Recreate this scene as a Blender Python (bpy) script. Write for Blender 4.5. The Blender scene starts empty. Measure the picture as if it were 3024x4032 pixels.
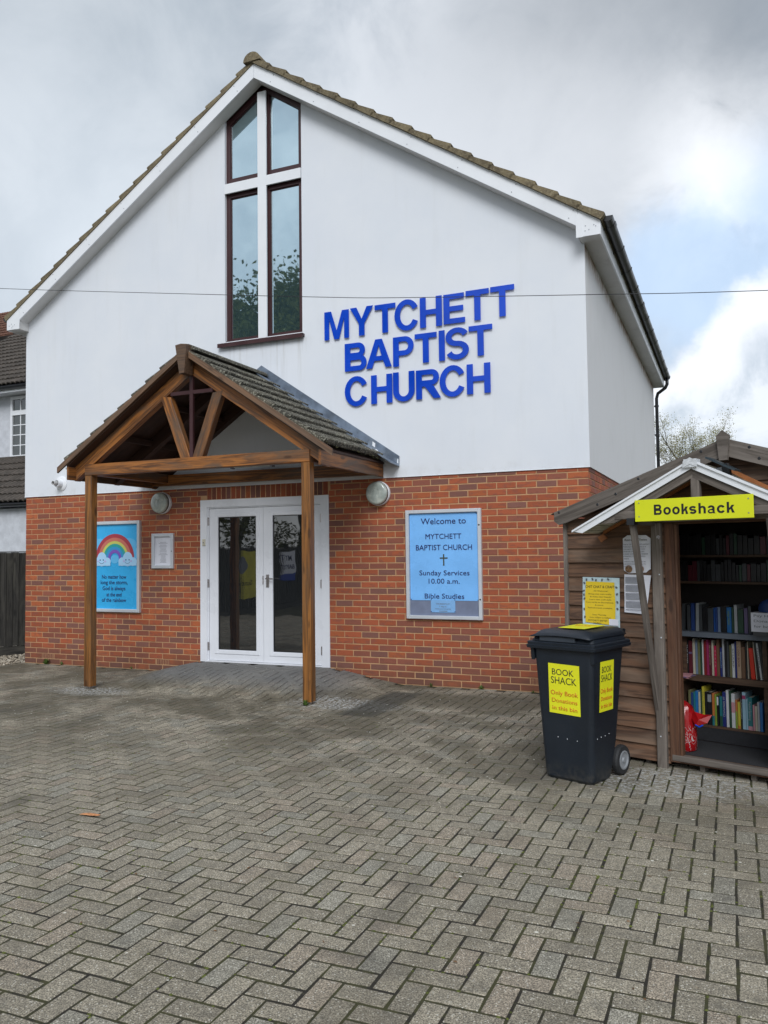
import bpy, bmesh, math, random
from mathutils import Vector, Matrix, noise
random.seed(7)
R = math.radians
scene = bpy.context.scene
col = scene.collection

# ------------------------------------------------------------ camera
CAM = Vector((9.57, -8.8475, 1.557)); YAW, PIT, ROL = -0.4059, 0.0494, -0.0123; FPX = 3169.6
f = Vector((math.sin(YAW)*math.cos(PIT), math.cos(YAW)*math.cos(PIT), math.sin(PIT)))
r0 = Vector((math.cos(YAW), -math.sin(YAW), 0)); u0 = r0.cross(f)
rr = r0*math.cos(ROL)+u0*math.sin(ROL); uu = -r0*math.sin(ROL)+u0*math.cos(ROL)
cd = bpy.data.cameras.new('camera'); cam = bpy.data.objects.new('camera', cd); col.objects.link(cam)
m = Matrix((rr, uu, -f)).transposed().to_4x4(); m.translation = CAM
cam.matrix_world = m
cd.sensor_fit = 'HORIZONTAL'; cd.sensor_width = 36; cd.lens = FPX/3024*36
cd.clip_start = .05; cd.clip_end = 2000
scene.camera = cam

def pix(px, py):
    """direction of a point of the 1659x2212 photograph view"""
    k = 3024/1659
    return (f+rr*((px*k-1512)/FPX)-uu*((py*k-2016)/FPX)).normalized()

# ------------------------------------------------------------ world, sun, exposure
SUN_EL, SUN_AZ = R(37), R(160)          # azimuth measured from +Y towards +X
world = bpy.data.worlds.new('World'); scene.world = world; world.use_nodes = True
nt = world.node_tree; nt.nodes.clear()
class NT:
    def __init__(s, t): s.t = t
    def n(s, ty, **k):
        nd = s.t.nodes.new(ty)
        for a, b in k.items(): setattr(nd, a, b)
        return nd
    def l(s, a, b): s.t.links.new(a, b)
    def math(s, op, a, b=None, c=None, clamp=False):
        nd = s.n('ShaderNodeMath', operation=op, use_clamp=clamp)
        for i, v in enumerate((a, b, c)):
            if v is None: continue
            if hasattr(v, 'is_output'): s.l(v, nd.inputs[i])
            else: nd.inputs[i].default_value = v
        return nd.outputs[0]
    def noise(s, vec, scale, detail=3, rough=.5, dist=0, out=0):
        nd = s.n('ShaderNodeTexNoise'); nd.inputs['Scale'].default_value = scale
        nd.inputs['Detail'].default_value = detail; nd.inputs['Roughness'].default_value = rough
        nd.inputs['Distortion'].default_value = dist
        if vec is not None: s.l(vec, nd.inputs['Vector'])
        return nd.outputs[out]
    def ramp(s, v, a, b, lo=0, hi=1, smooth=True):
        nd = s.n('ShaderNodeMapRange'); nd.interpolation_type = 'SMOOTHSTEP' if smooth else 'LINEAR'
        s.l(v, nd.inputs[0])
        for i, x in ((1, a), (2, b), (3, lo), (4, hi)): nd.inputs[i].default_value = x
        return nd.outputs[0]
    def mix(s, fac, a, b, mode='MIX'):
        nd = s.n('ShaderNodeMix', data_type='RGBA', blend_type=mode)
        for k, v in ((0, fac), (6, a), (7, b)):
            if hasattr(v, 'is_output'): s.l(v, nd.inputs[k])
            elif isinstance(v, (int, float)): nd.inputs[k].default_value = v
            else: nd.inputs[k].default_value = (*v[:3], 1)
        return nd.outputs[2]
W = NT(nt)
out = W.n('ShaderNodeOutputWorld'); bg = W.n('ShaderNodeBackground'); W.l(bg.outputs[0], out.inputs[0])
sky = W.n('ShaderNodeTexSky', sky_type='NISHITA'); sky.sun_disc = False
sky.sun_elevation = SUN_EL; sky.sun_rotation = SUN_AZ
tc = W.n('ShaderNodeTexCoord'); D = tc.outputs['Generated']
bg.inputs[1].default_value = 0.1
nz = W.noise(D, 2.2, 6, .55, .3)                     # large cloud masses
nz2 = W.noise(D, 7, 6, .6, .4)
wob = W.n('ShaderNodeVectorMath', operation='MULTIPLY_ADD')
nc = W.noise(D, 5, 6, .6, 0, out=1)
W.l(nc, wob.inputs[0]); wob.inputs[1].default_value = (.16, .16, .16); W.l(D, wob.inputs[2])
sb = W.n('ShaderNodeVectorMath', operation='SUBTRACT'); W.l(wob.outputs[0], sb.inputs[0]); sb.inputs[1].default_value = (.08, .08, .08)
DN = W.n('ShaderNodeVectorMath', operation='NORMALIZE'); W.l(sb.outputs[0], DN.inputs[0])
def blob(px, py, rin, rout):
    d = W.n('ShaderNodeVectorMath', operation='DISTANCE'); W.l(DN.outputs[0], d.inputs[0])
    d.inputs[1].default_value = pix(px, py)
    return W.ramp(d.outputs['Value'], rin, rout, 1, 0)
# overcast cover: grey-blue cloud, its tone driven by two noises
tone = W.math('ADD', W.math('MULTIPLY', nz, .65), W.math('MULTIPLY', nz2, .5))
cl = W.mix(W.ramp(tone, .43, .70), (3.5, 3.95, 4.5), (6.8, 7.1, 7.5))
def over(c, fac, colour): return W.mix(fac, c, colour)
cl = over(cl, W.math('MULTIPLY', blob(60, 60, .1, .45), .55), (3.3, 3.8, 4.2))
cl = over(cl, W.math('MULTIPLY', blob(1420, 120, .05, .36), .8), (2.3, 2.55, 2.8))
cl = over(cl, W.math('MULTIPLY', blob(200, 480, .0, .30), .6), (7.2, 7.7, 8.2))
cl = over(cl, W.math('MULTIPLY', blob(1570, 420, .0, .17), W.ramp(nz2, .3, .55)), (9.4, 9.6, 9.9))
cl = over(cl, W.math('MULTIPLY', blob(1230, 330, .0, .22), .6), (7.8, 8.0, 8.3))
# gap of blue sky at the right, thin veil over it
skyc = W.mix(.35, (4.5, 6.2, 8.6), sky.outputs[0])
gap = W.math('MAXIMUM', blob(1500, 590, .05, .12), blob(1800, 620, .08, .2))
cl = over(cl, W.math('MULTIPLY', gap, .85), (4.9, 6.3, 8.2))
# cumulus below the gap: bright rim, grey body
cum = W.math('MAXIMUM', blob(1600, 960, .11, .145), blob(1760, 820, .12, .15))
cl = over(cl, cum, (8.6, 8.8, 9.2))
body = W.math('MAXIMUM', blob(1560, 985, .06, .115), blob(1790, 850, .05, .12))
cl = over(cl, W.math('MULTIPLY', body, W.ramp(nz2, .38, .56, 1, .30)), (4.3, 4.9, 5.6))
allsky = W.mix(.12, cl, sky.outputs[0])
W.l(allsky, bg.inputs[0])

sl = bpy.data.lights.new('sun', 'SUN'); so = bpy.data.objects.new('sun', sl); col.objects.link(so)
sl.energy = 1.5; sl.angle = R(28); sl.color = (.97, .985, 1)
sd = Vector((math.sin(SUN_AZ)*math.cos(SUN_EL), math.cos(SUN_AZ)*math.cos(SUN_EL), math.sin(SUN_EL)))
so.rotation_euler = sd.to_track_quat('Z', 'Y').to_euler(); so.location = sd*60
scene.view_settings.view_transform = 'Standard'; scene.view_settings.look = 'None'
scene.view_settings.gamma = 1; scene.view_settings.exposure = 0.42
scene.view_settings.use_curve_mapping = False
scene.render.resolution_x, scene.render.resolution_y = 768, 1024

# ------------------------------------------------------------ mesh and object helpers
def tag(o, label=None, cat=None, group=None, kind=None):
    if label: o['label'] = label
    if cat: o['category'] = cat
    if group: o['group'] = group
    if kind: o['kind'] = kind
    return o
def thing(name, label, cat, loc=(0, 0, 0), rz=0, group=None, mat=None):
    o = bpy.data.objects.new(name, None); col.objects.link(o); o.empty_display_size = .1
    if mat is not None: o.matrix_world = mat
    else: o.location = loc; o.rotation_euler = (0, 0, rz)
    return tag(o, label, cat, group)
class MB:
    def __init__(s): s.v = []; s.f = []; s.t = []; s.tint = None
    def add(s, vs, fs, tint=None):
        b = len(s.v); s.v += [tuple(v) for v in vs]; s.f += [tuple(b+i for i in q) for q in fs]
        s.t += [tint or (1, 1, 1)]*len(fs); return s
    def box(s, x0, x1, y0, y1, z0, z1, M=None, tint=None):
        vs = [Vector((x, y, z)) for x in (x0, x1) for y in (y0, y1) for z in (z0, z1)]
        if M is not None: vs = [M@v for v in vs]
        return s.add(vs, [(0, 1, 3, 2), (4, 6, 7, 5), (0, 4, 5, 1), (2, 3, 7, 6), (0, 2, 6, 4), (1, 5, 7, 3)], tint)
    def cbox(s, x0, x1, y0, y1, z0, z1, c=.004, M=None, tint=None, face='y-'):
        """box whose outward face (y- or z+) has a chamfered rim"""
        if face == 'y-':
            vs = [(x0, y1, z0), (x1, y1, z0), (x1, y1, z1), (x0, y1, z1),
                  (x0, y0+c, z0), (x1, y0+c, z0), (x1, y0+c, z1), (x0, y0+c, z1),
                  (x0+c, y0, z0+c), (x1-c, y0, z0+c), (x1-c, y0, z1-c), (x0+c, y0, z1-c)]
        else:
            vs = [(x0, y0, z0), (x1, y0, z0), (x1, y1, z0), (x0, y1, z0),
                  (x0, y0, z1-c), (x1, y0, z1-c), (x1, y1, z1-c), (x0, y1, z1-c),
                  (x0+c, y0+c, z1), (x1-c, y0+c, z1), (x1-c, y1-c, z1), (x0+c, y1-c, z1)]
        vs = [Vector(v) for v in vs]
        if M is not None: vs = [M@v for v in vs]
        fs = [(8, 9, 10, 11)]
        for i in range(4):
            j = (i+1) % 4; fs += [(i, j, j+4, i+4), (i+4, j+4, j+8, i+8)]
        return s.add(vs, fs, tint)
    def prism(s, poly, d0, d1, M=None, tint=None):
        """poly in (x,z), extruded along y from d0 to d1"""
        n = len(poly)
        vs = [Vector((x, d0, z)) for x, z in poly]+[Vector((x, d1, z)) for x, z in poly]
        if M is not None: vs = [M@v for v in vs]
        fs = [tuple(range(n)), tuple(range(2*n-1, n-1, -1))]+[(i, i+n, (i+1) % n+n, (i+1) % n) for i in range(n)]
        return s.add(vs, fs, tint)
    def tube(s, pts, r, n=8, cap=True, tint=None):
        pts = [Vector(p) for p in pts]; rs = r if isinstance(r, (list, tuple)) else [r]*len(pts)
        base = len(s.v); vs = []; fs = []; ref = None
        for i, p in enumerate(pts):
            d = (pts[min(i+1, len(pts)-1)]-pts[max(i-1, 0)]).normalized()
            if ref is None: ref = d.orthogonal().normalized()
            a = (ref-d*ref.dot(d)).normalized(); ref = a; b = d.cross(a)
            for k in range(n):
                t = 2*math.pi*k/n; vs.append(p+(a*math.cos(t)+b*math.sin(t))*rs[i])
        for i in range(len(pts)-1):
            for k in range(n):
                q = (k+1) % n; fs.append((i*n+k, i*n+q, (i+1)*n+q, (i+1)*n+k))
        if cap: fs += [tuple(range(n-1, -1, -1)), tuple((len(pts)-1)*n+k for k in range(n))]
        return s.add(vs, fs, tint)
    def lathe(s, prof, M, n=24, tint=None):
        """profile (r, h) round local z of M"""
        vs = []; fs = []
        for r_, h in prof:
            for k in range(n):
                t = 2*math.pi*k/n; vs.append(M@Vector((r_*math.cos(t), r_*math.sin(t), h)))
        for i in range(len(prof)-1):
            for k in range(n):
                q = (k+1) % n; fs.append((i*n+k, i*n+q, (i+1)*n+q, (i+1)*n+k))
        fs += [tuple(range(n-1, -1, -1)), tuple((len(prof)-1)*n+k for k in range(n))]
        return s.add(vs, fs, tint)
    def mesh(s, name, mat, smooth=False):
        me = bpy.data.meshes.new(name); me.from_pydata(s.v, [], s.f); me.update()
        if any(t != (1, 1, 1) for t in s.t):
            at = me.attributes.new('tint', 'FLOAT_COLOR', 'FACE')
            at.data.foreach_set('color', [c for t in s.t for c in (*t, 1)])
        if mat: me.materials.append(mat)
        bm = bmesh.new(); bm.from_mesh(me); bmesh.ops.recalc_face_normals(bm, faces=bm.faces); bm.to_mesh(me); bm.free()
        if smooth: me.shade_smooth()
        return me
    def build(s, name, mat, parent=None, smooth=False, M=None, kind=None, label=None):
        o = bpy.data.objects.new(name, s.mesh(name, mat, smooth)); col.objects.link(o)
        if parent: o.parent = parent
        if M is not None: o.matrix_local = M
        if kind: o['kind'] = kind
        if label: o['label'] = label
        return o
def inst(name, me, parent=None, M=None):
    o = bpy.data.objects.new(name, me); col.objects.link(o)
    if parent: o.parent = parent
    if M is not None: o.matrix_local = M
    return o
def beam(name, p0, p1, w, h, mat, parent=None, up=(0, 0, 1), plumb=(0, 0), c=.004, label=None):
    """timber from p0 to p1: local X along it, w across (local Y), h up (local Z); plumb = slant of the two end cuts"""
    p0, p1 = Vector(p0), Vector(p1); X = (p1-p0); L = X.length; X.normalize()
    Z = Vector(up); Z = (Z-X*Z.dot(X)).normalized(); Y = Z.cross(X)
    M = Matrix((X, Y, Z)).transposed().to_4x4(); M.translation = p0
    b = MB(); n = 6; vs = []; fs = []
    ring = [(-w/2+c, -h/2), (w/2-c, -h/2), (w/2, -h/2+c), (w/2, h/2-c), (w/2-c, h/2), (-w/2+c, h/2), (-w/2, h/2-c), (-w/2, -h/2+c)]
    for t in (0, 1):
        for y, z in ring: vs.append((L*t+z*plumb[t], y, z))
    fs = [tuple(range(8)), tuple(range(15, 7, -1))]+[(i, (i+1) % 8, (i+1) % 8+8, i+8) for i in range(8)]
    b.add(vs, fs)
    return b.build(name, mat, parent, M=M, label=label)

# ------------------------------------------------------------ materials
def material(name, rough=.7, metallic=0, spec=.5):
    mt = bpy.data.materials.new(name); mt.use_nodes = True
    n = NT(mt.node_tree); b = mt.node_tree.nodes['Principled BSDF']
    b.inputs['Roughness'].default_value = rough; b.inputs['Metallic'].default_value = metallic
    b.inputs['Specular IOR Level'].default_value = spec
    return mt, n, b
def coords(n, kind='Object', scale=(1, 1, 1)):
    t = n.n('ShaderNodeTexCoord').outputs['Object'] if kind == 'Object' else n.n('ShaderNodeNewGeometry').outputs['Position']
    if scale != (1, 1, 1):
        mp = n.n('ShaderNodeMapping'); n.l(t, mp.inputs[0]); mp.inputs['Scale'].default_value = scale; t = mp.outputs[0]
    return t
def bump(n, b, h, strength=.3, dist=.01):
    bp = n.n('ShaderNodeBump'); bp.inputs['Strength'].default_value = strength; bp.inputs['Distance'].default_value = dist
    n.l(h, bp.inputs['Height']); n.l(bp.outputs[0], b.inputs['Normal'])
def plain(name, c, rough=.6, var=.12, scale=6, bs=0, bscale=80, metallic=0, spec=.5, dirt=None, pos=True):
    mt, n, b = material(name, rough, metallic, spec); v = coords(n, 'World' if pos else 'Object')
    a = n.noise(v, scale, 5, .6); c = Vector(c)
    cc = n.mix(n.ramp(a, .3, .7), c*(1-var), c*(1+var))
    if dirt: cc = n.mix(n.math('MULTIPLY', n.ramp(n.noise(v, scale*.6, 6, .7, .5), .5, .75), dirt[1]), cc, dirt[0])
    n.l(cc, b.inputs['Base Color'])
    rg = n.ramp(a, .2, .8, max(rough-.08, .02), min(rough+.08, 1)); n.l(rg, b.inputs['Roughness'])
    if bs: bump(n, b, n.noise(v, bscale, 4, .6), bs, .004)
    return mt
def wood(name, c1, c2, c3, rough=.65, grain=30, patch=1.5, knots=True, amount=.6, bs=.35):
    """grain along the piece's local X: c1 main, c2 dark grain, c3 weathered patches"""
    mt, n, b = material(name, rough)
    v = coords(n, 'Object', (1.2, grain, grain)); v2 = coords(n, 'Object', (patch, patch*4, patch*4))
    oi = n.n('ShaderNodeObjectInfo').outputs['Random']
    ad = n.n('ShaderNodeVectorMath', operation='ADD'); n.l(v, ad.inputs[0])
    cm = n.n('ShaderNodeCombineXYZ'); n.l(n.math('MULTIPLY', oi, 37), cm.inputs[0]); n.l(n.math('MULTIPLY', oi, 91), cm.inputs[1]); n.l(cm.outputs[0], ad.inputs[1])
    ad2 = n.n('ShaderNodeVectorMath', operation='ADD'); n.l(v2, ad2.inputs[0]); n.l(cm.outputs[0], ad2.inputs[1])
    g = n.noise(ad.outputs[0], 1, 5, .65, 1.2); g2 = n.noise(ad2.outputs[0], 1, 4, .6, .8)
    cc = n.mix(n.ramp(g, .38, .62), c1, c2)
    cc = n.mix(n.math('MULTIPLY', n.ramp(g2, .45, .68), amount), cc, c3)
    if knots:
        vk = coords(n, 'Object', (2.2, 7, 7)); a3 = n.n('ShaderNodeVectorMath', operation='ADD'); n.l(vk, a3.inputs[0]); n.l(cm.outputs[0], a3.inputs[1])
        vo = n.n('ShaderNodeTexVoronoi'); n.l(a3.outputs[0], vo.inputs['Vector']); vo.inputs['Scale'].default_value = 1
        k = n.ramp(vo.outputs['Distance'], .07, .16, 1, 0)
        cc = n.mix(n.math('MULTIPLY', k, .75), cc, Vector(c2)*.45)
    br = n.math('MULTIPLY_ADD', oi, .3, .85)
    mm = n.n('ShaderNodeVectorMath', operation='SCALE'); n.l(cc, mm.inputs[0]); n.l(br, mm.inputs['Scale'])
    n.l(mm.outputs[0], b.inputs['Base Color'])
    bump(n, b, g, bs, .004)
    return mt
def tinted(name, rough=.85):
    mt, n, b = material(name, rough); a = n.n('ShaderNodeAttribute', attribute_name='tint')
    return mt, n, b, a.outputs['Color']

# bricks: face colour in the attribute, blue-grey kiln patches by noise
M_brick, n, b, tc_ = tinted('brick', .85)
p = coords(n, 'World'); ps = coords(n, 'World', (9, 9, 20))
patch = n.ramp(n.noise(ps, 1, 3, .5), .5, .62)
c = n.mix(n.math('MULTIPLY', patch, .5), tc_, (.215, .080, .058))
c = n.mix(n.ramp(n.noise(p, 90, 4, .7), .35, .75, 0, .35), c, n.mix(.5, c, (.05, .025, .02)))
pz = n.n('ShaderNodeSeparateXYZ'); n.l(p, pz.inputs[0])
damp = n.math('MULTIPLY', n.ramp(pz.outputs[2], .05, .35, 1, 0), n.ramp(n.noise(p, 3, 4, .6), .3, .6, .35, 1))
c = n.mix(n.math('MULTIPLY', damp, .75), c, (.13, .062, .042))
efl = n.math('MULTIPLY', n.ramp(n.noise(coords(n, 'World', (9, 9, 40)), 1, 5, .7), .77, .85), .3)
c = n.mix(efl, c, (.42, .36, .33))
n.l(c, b.inputs['Base Color']); bump(n, b, n.noise(p, 160, 4, .7), .5, .004)
M_mortar = plain('mortar', (.48, .285, .15), .95, .14, 9, .5, 150, dirt=((.30, .18, .11), .4))
M_render = None
mt, n, b = material('white_render', .9); M_render = mt
p = coords(n, 'World'); a = n.noise(p, .8, 5, .6); a2 = n.noise(coords(n, 'World', (1, 1, .12)), 5, 4, .65)
c = n.mix(n.ramp(a, .3, .7), (.715, .75, .805), (.765, .79, .83))
c = n.mix(n.math('MULTIPLY', n.ramp(a2, .5, .8), .14), c, (.5, .5, .48))
pw = n.n('ShaderNodeSeparateXYZ'); n.l(p, pw.inputs[0])
st_ = n.noise(coords(n, 'World', (1, 1, .05)), 16, 4, .7)
under = n.math('MULTIPLY', n.math('MULTIPLY', n.ramp(pw.outputs[0], 3.35, 3.5), n.ramp(pw.outputs[0], 4.7, 4.85, 1, 0)), n.math('MULTIPLY', n.ramp(pw.outputs[2], 3.5, 4.25), n.ramp(pw.outputs[2], 4.27, 4.28, 1, 0)))
c = n.mix(n.math('MULTIPLY', n.math('MULTIPLY', under, n.ramp(st_, .5, .7)), .4), c, (.42, .41, .38))
foot = n.math('MULTIPLY', n.ramp(pw.outputs[2], 2.43, 2.62, 1, 0), n.ramp(n.noise(p, 6, 4, .7), .45, .7))
c = n.mix(n.math('MULTIPLY', foot, .25), c, (.45, .42, .38))
n.l(c, b.inputs['Base Color']); bump(n, b, n.noise(p, 220, 3, .7), .35, .003)
mt, n, b = material('side_render', .9); M_render_side = mt
p = coords(n, 'World'); a2 = n.noise(coords(n, 'World', (1, 1, .18)), 2.2, 5, .6); a3 = n.noise(p, 1.1, 4, .6)
c = n.mix(n.ramp(a2, .5, .85, 0, .3), (.73, .73, .74), (.62, .59, .57))
c = n.mix(n.ramp(a3, .5, .75, 0, .4), c, (.64, .64, .64))
pz = n.n('ShaderNodeSeparateXYZ'); n.l(p, pz.inputs[0])
c = n.mix(n.math('MULTIPLY', n.ramp(pz.outputs[2], 4.66, 4.9), n.ramp(n.noise(p, 5, 4, .6), .25, .6)), c, (.30, .21, .16))
n.l(c, b.inputs['Base Color']); bump(n, b, n.noise(p, 200, 3, .7), .35, .003)
M_upvc = plain('white_plastic', (.80, .82, .85), .35, .03, 2, dirt=((.5, .5, .48), .12))
M_upvc_door = plain('white_door_plastic', (.78, .80, .85), .3, .02, 2)
M_soffit = plain('soffit_board', (.66, .65, .64), .5, .06, 2, dirt=((.35, .33, .3), .5))
M_maroon = plain('maroon_frame', (.055, .022, .024), .35, .1, 4)
M_black = plain('black_plastic', (.018, .019, .022), .35, .1, 5)
M_bin = plain('bin_plastic', (.008, .013, .021), .45, .15, 3, .25, 400, dirt=((.018, .022, .028), .4))
n2_ = NT(M_bin.node_tree); b2_ = M_bin.node_tree.nodes['Principled BSDF']; old_ = b2_.inputs['Base Color'].links[0].from_socket
scf = n2_.ramp(n2_.noise(coords(n2_, 'World', (2, 2, 9)), 9, 5, .75, 1.5), .60, .74, 0, .5)
pb = n2_.n('ShaderNodeSeparateXYZ'); n2_.l(coords(n2_, 'World'), pb.inputs[0]); low_ = n2_.math('MULTIPLY', n2_.ramp(pb.outputs[2], .0, .16, 1, 0), n2_.ramp(n2_.noise(coords(n2_, 'World'), 25, 4, .7), .35, .65))
n2_.l(n2_.mix(n2_.math('MULTIPLY', low_, .5), n2_.mix(scf, old_, (.028, .034, .042)), (.07, .065, .055)), b2_.inputs['Base Color'])
M_lead = plain('lead_flashing', (.17, .21, .27), .4, .35, 5, .3, 8, metallic=.35, dirt=((.42, .46, .5), .5))
M_alu = plain('aluminium_frame', (.62, .65, .69), .35, .04, 3, metallic=.25)
M_steel = plain('steel', (.45, .42, .42), .3, .1, 20, metallic=.9)
M_blue = plain('blue_letter', (.003, .060, .55), .2, .1, 2, spec=.6)
M_yellow = plain('yellow_sign', (.70, .74, .012), .42, .04, 3, dirt=((.55, .55, .03), .4))
M_yellow2 = plain('yellow_sticker', (.80, .80, .02), .4, .04, 4)
M_ink = plain('black_ink', (.012, .012, .015), .5, 0)
M_redink = plain('red_ink', (.62, .045, .01), .5, .05)
M_navy = plain('navy_ink', (.012, .016, .12), .5, 0)
M_greyink = plain('grey_ink', (.16, .17, .20), .5, 0)
M_brownink = plain('brown_ink', (.16, .11, .02), .5, 0)
M_paper = plain('paper', (.72, .73, .80), .5, .05, 6)
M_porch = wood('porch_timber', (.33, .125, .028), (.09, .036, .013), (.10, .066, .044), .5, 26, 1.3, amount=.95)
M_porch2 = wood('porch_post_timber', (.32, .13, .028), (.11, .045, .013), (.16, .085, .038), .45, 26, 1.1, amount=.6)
M_porchshade = wood('shaded_porch_timber', (.055, .024, .014), (.03, .013, .009), (.045, .024, .016), .7, 24)  # darker copy of the porch timber: shade under the roof put into the colour
M_barge = wood('weathered_barge_timber', (.17, .095, .052), (.085, .048, .03), (.13, .085, .055), .65, 26)
M_shed = wood('shed_cladding', (.175, .092, .052), (.068, .036, .022), (.22, .155, .11), .8, 18, 1.3, amount=.6)
M_shedgrey = wood('grey_weathered_timber', (.17, .145, .125), (.085, .07, .058), (.23, .20, .175), .85, 24, 1.2, amount=.6)
M_shedbrown = wood('shed_frame_timber', (.13, .056, .028), (.065, .028, .015), (.16, .09, .055), .7, 24, 1.2)
M_orangewood = plain('orange_painted_timber', (.32, .115, .035), .6, .15, 10, .2, 60)
M_fence = wood('dark_fence_timber', (.052, .048, .042), (.022, .021, .019), (.085, .08, .065), .9, 22, 1.5)
M_shelf = wood('shelf_timber', (.11, .062, .036), (.06, .032, .02), (.13, .09, .06), .7, 24, 1.2)
M_greyshelf = plain('grey_shelf', (.12, .14, .17), .5, .1)
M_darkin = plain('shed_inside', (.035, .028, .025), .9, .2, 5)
M_carpet = plain('charcoal_carpet', (.022, .023, .027), .95, .2, 60, .6, 300)
M_poly, n, b = material('twinwall_sheet', .35); tr_ = n.n('ShaderNodeBsdfTranslucent'); tr_.inputs['Color'].default_value = (.62, .58, .46, 1); mx_ = n.n('ShaderNodeMixShader'); mx_.inputs[0].default_value = .6
c = n.mix(n.ramp(n.noise(coords(n, 'World'), 9, 4, .6), .4, .7), (.50, .48, .40), (.32, .30, .22)); n.l(c, b.inputs['Base Color']); n.l(c, tr_.inputs['Color']); n.l(b.outputs[0], mx_.inputs[1]); n.l(tr_.outputs[0], mx_.inputs[2]); n.l(mx_.outputs[0], M_poly.node_tree.nodes['Material Output'].inputs[0])
M_terracotta = plain('air_brick_clay', (.17, .05, .04), .85, .15, 30)
M_rough = plain('roughcast', (.56, .58, .62), .95, .1, 6, 1.0, 22)
M_soil = plain('soil', (.07, .06, .045), .95, .3, 4, .5, 40)
M_leaf = plain('leaf_green', (.07, .13, .02), .6, .35, 9)
M_tyre = plain('rubber_tyre', (.02, .021, .023), .7, .2, 20, .3, 120)
M_wheel = plain('grey_wheel', (.25, .265, .285), .45, .08)
# tile clay/concrete with moss and lichen
def tilemat(name, c1, c2, lich, rough=.95, lam=.6):
    mt, n, b = material(name, rough); p = coords(n, 'World')
    c = n.mix(n.ramp(n.noise(p, 7, 6, .7), .35, .65), c1, c2)
    c = n.mix(n.ramp(n.noise(p, 42, 5, .8), .50, .62, 0, lam), c, lich)
    oi = n.n('ShaderNodeObjectInfo').outputs['Random']
    mm = n.n('ShaderNodeVectorMath', operation='SCALE'); n.l(c, mm.inputs[0]); n.l(n.math('MULTIPLY_ADD', oi, .4, .8), mm.inputs['Scale'])
    n.l(mm.outputs[0], b.inputs['Base Color']); bump(n, b, n.noise(p, 70, 5, .75), .8, .01)
    return mt
M_porchtile = tilemat('mossy_porch_tile', (.085, .075, .055), (.032, .030, .023), (.36, .35, .28), lam=.9)
M_verge = tilemat('verge_tile', (.21, .17, .10), (.12, .095, .06), (.30, .26, .17))
M_verge2 = tilemat('roof_tile', (.13, .10, .07), (.09, .075, .055), (.2, .18, .13))
M_ntile = tilemat('neighbour_tile', (.085, .07, .058), (.055, .047, .04), (.14, .12, .1), lam=.4)
M_rtile = tilemat('red_roof_tile', (.13, .055, .038), (.085, .038, .028), (.26, .15, .06), lam=.5)
# glass: mirror-like coating over a dark room
def glass(name, refl, dark, tintc=(1, 1, 1)):
    mt = bpy.data.materials.new(name); mt.use_nodes = True; n = NT(mt.node_tree); mt.node_tree.nodes.clear()
    o = n.n('ShaderNodeOutputMaterial'); mx = n.n('ShaderNodeMixShader'); g = n.n('ShaderNodeBsdfGlossy'); d = n.n('ShaderNodeBsdfDiffuse')
    g.inputs['Roughness'].default_value = .015; g.inputs['Color'].default_value = (*tintc, 1); d.inputs['Color'].default_value = (*dark, 1)
    p = coords(n, 'World'); bp = n.n('ShaderNodeBump'); bp.inputs['Strength'].default_value = .06; bp.inputs['Distance'].default_value = .02
    n.l(n.noise(p, 2.2, 2, .5), bp.inputs['Height']); n.l(bp.outputs[0], g.inputs['Normal'])
    lw = n.n('ShaderNodeLayerWeight'); lw.inputs['Blend'].default_value = .3
    n.l(n.math('MULTIPLY_ADD', lw.outputs['Fresnel'], .5, refl, True), mx.inputs[0])
    n.l(d.outputs[0], mx.inputs[1]); n.l(g.outputs[0], mx.inputs[2]); n.l(mx.outputs[0], o.inputs[0]); return mt
M_winglass = glass('church_window_glass', .68, (.07, .13, .15), (.74, .92, 1))
M_doorglass = glass('door_glass', .15, (.010, .012, .014))
M_nglass = glass('neighbour_glass', .12, (.04, .045, .04))
M_lampglass, n, b = material('opal_glass', .25); b.inputs['Base Color'].default_value = (.42, .46, .42, 1)
c = n.mix(n.ramp(n.noise(coords(n, 'World'), 14, 4, .6), .35, .7), (.33, .37, .34), (.55, .58, .52)); n.l(c, b.inputs['Base Color'])
b.inputs['Coat Weight'].default_value = .6
# paving
M_paver, n, b, tc_ = tinted('paver_concrete', .9)
p = coords(n, 'World'); s3 = n.n('ShaderNodeSeparateXYZ'); n.l(p, s3.inputs[0]); PX, PY = s3.outputs[0], s3.outputs[1]
c = n.mix(n.ramp(n.noise(p, 150, 3, .85), .40, .60), Vector((.115, .105, .086)), Vector((.50, .465, .39)))
mm = n.n('ShaderNodeMix', data_type='RGBA', blend_type='MULTIPLY'); mm.inputs[0].default_value = 1; n.l(c, mm.inputs[6]); n.l(tc_, mm.inputs[7]); c = mm.outputs[2]; c = n.mix(n.ramp(n.noise(p, 38, 4, .75), .42, .62, 0, .35), c, (.085, .075, .055))
vo = n.n('ShaderNodeTexVoronoi'); vo.inputs['Scale'].default_value = 75; n.l(p, vo.inputs['Vector'])
sp = n.math('MULTIPLY', n.ramp(vo.outputs['Distance'], .17, .28, 1, 0), n.ramp(vo.outputs['Color'], .46, .5))
c = n.mix(n.math('MULTIPLY', sp, .8), c, (.72, .69, .60))
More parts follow.
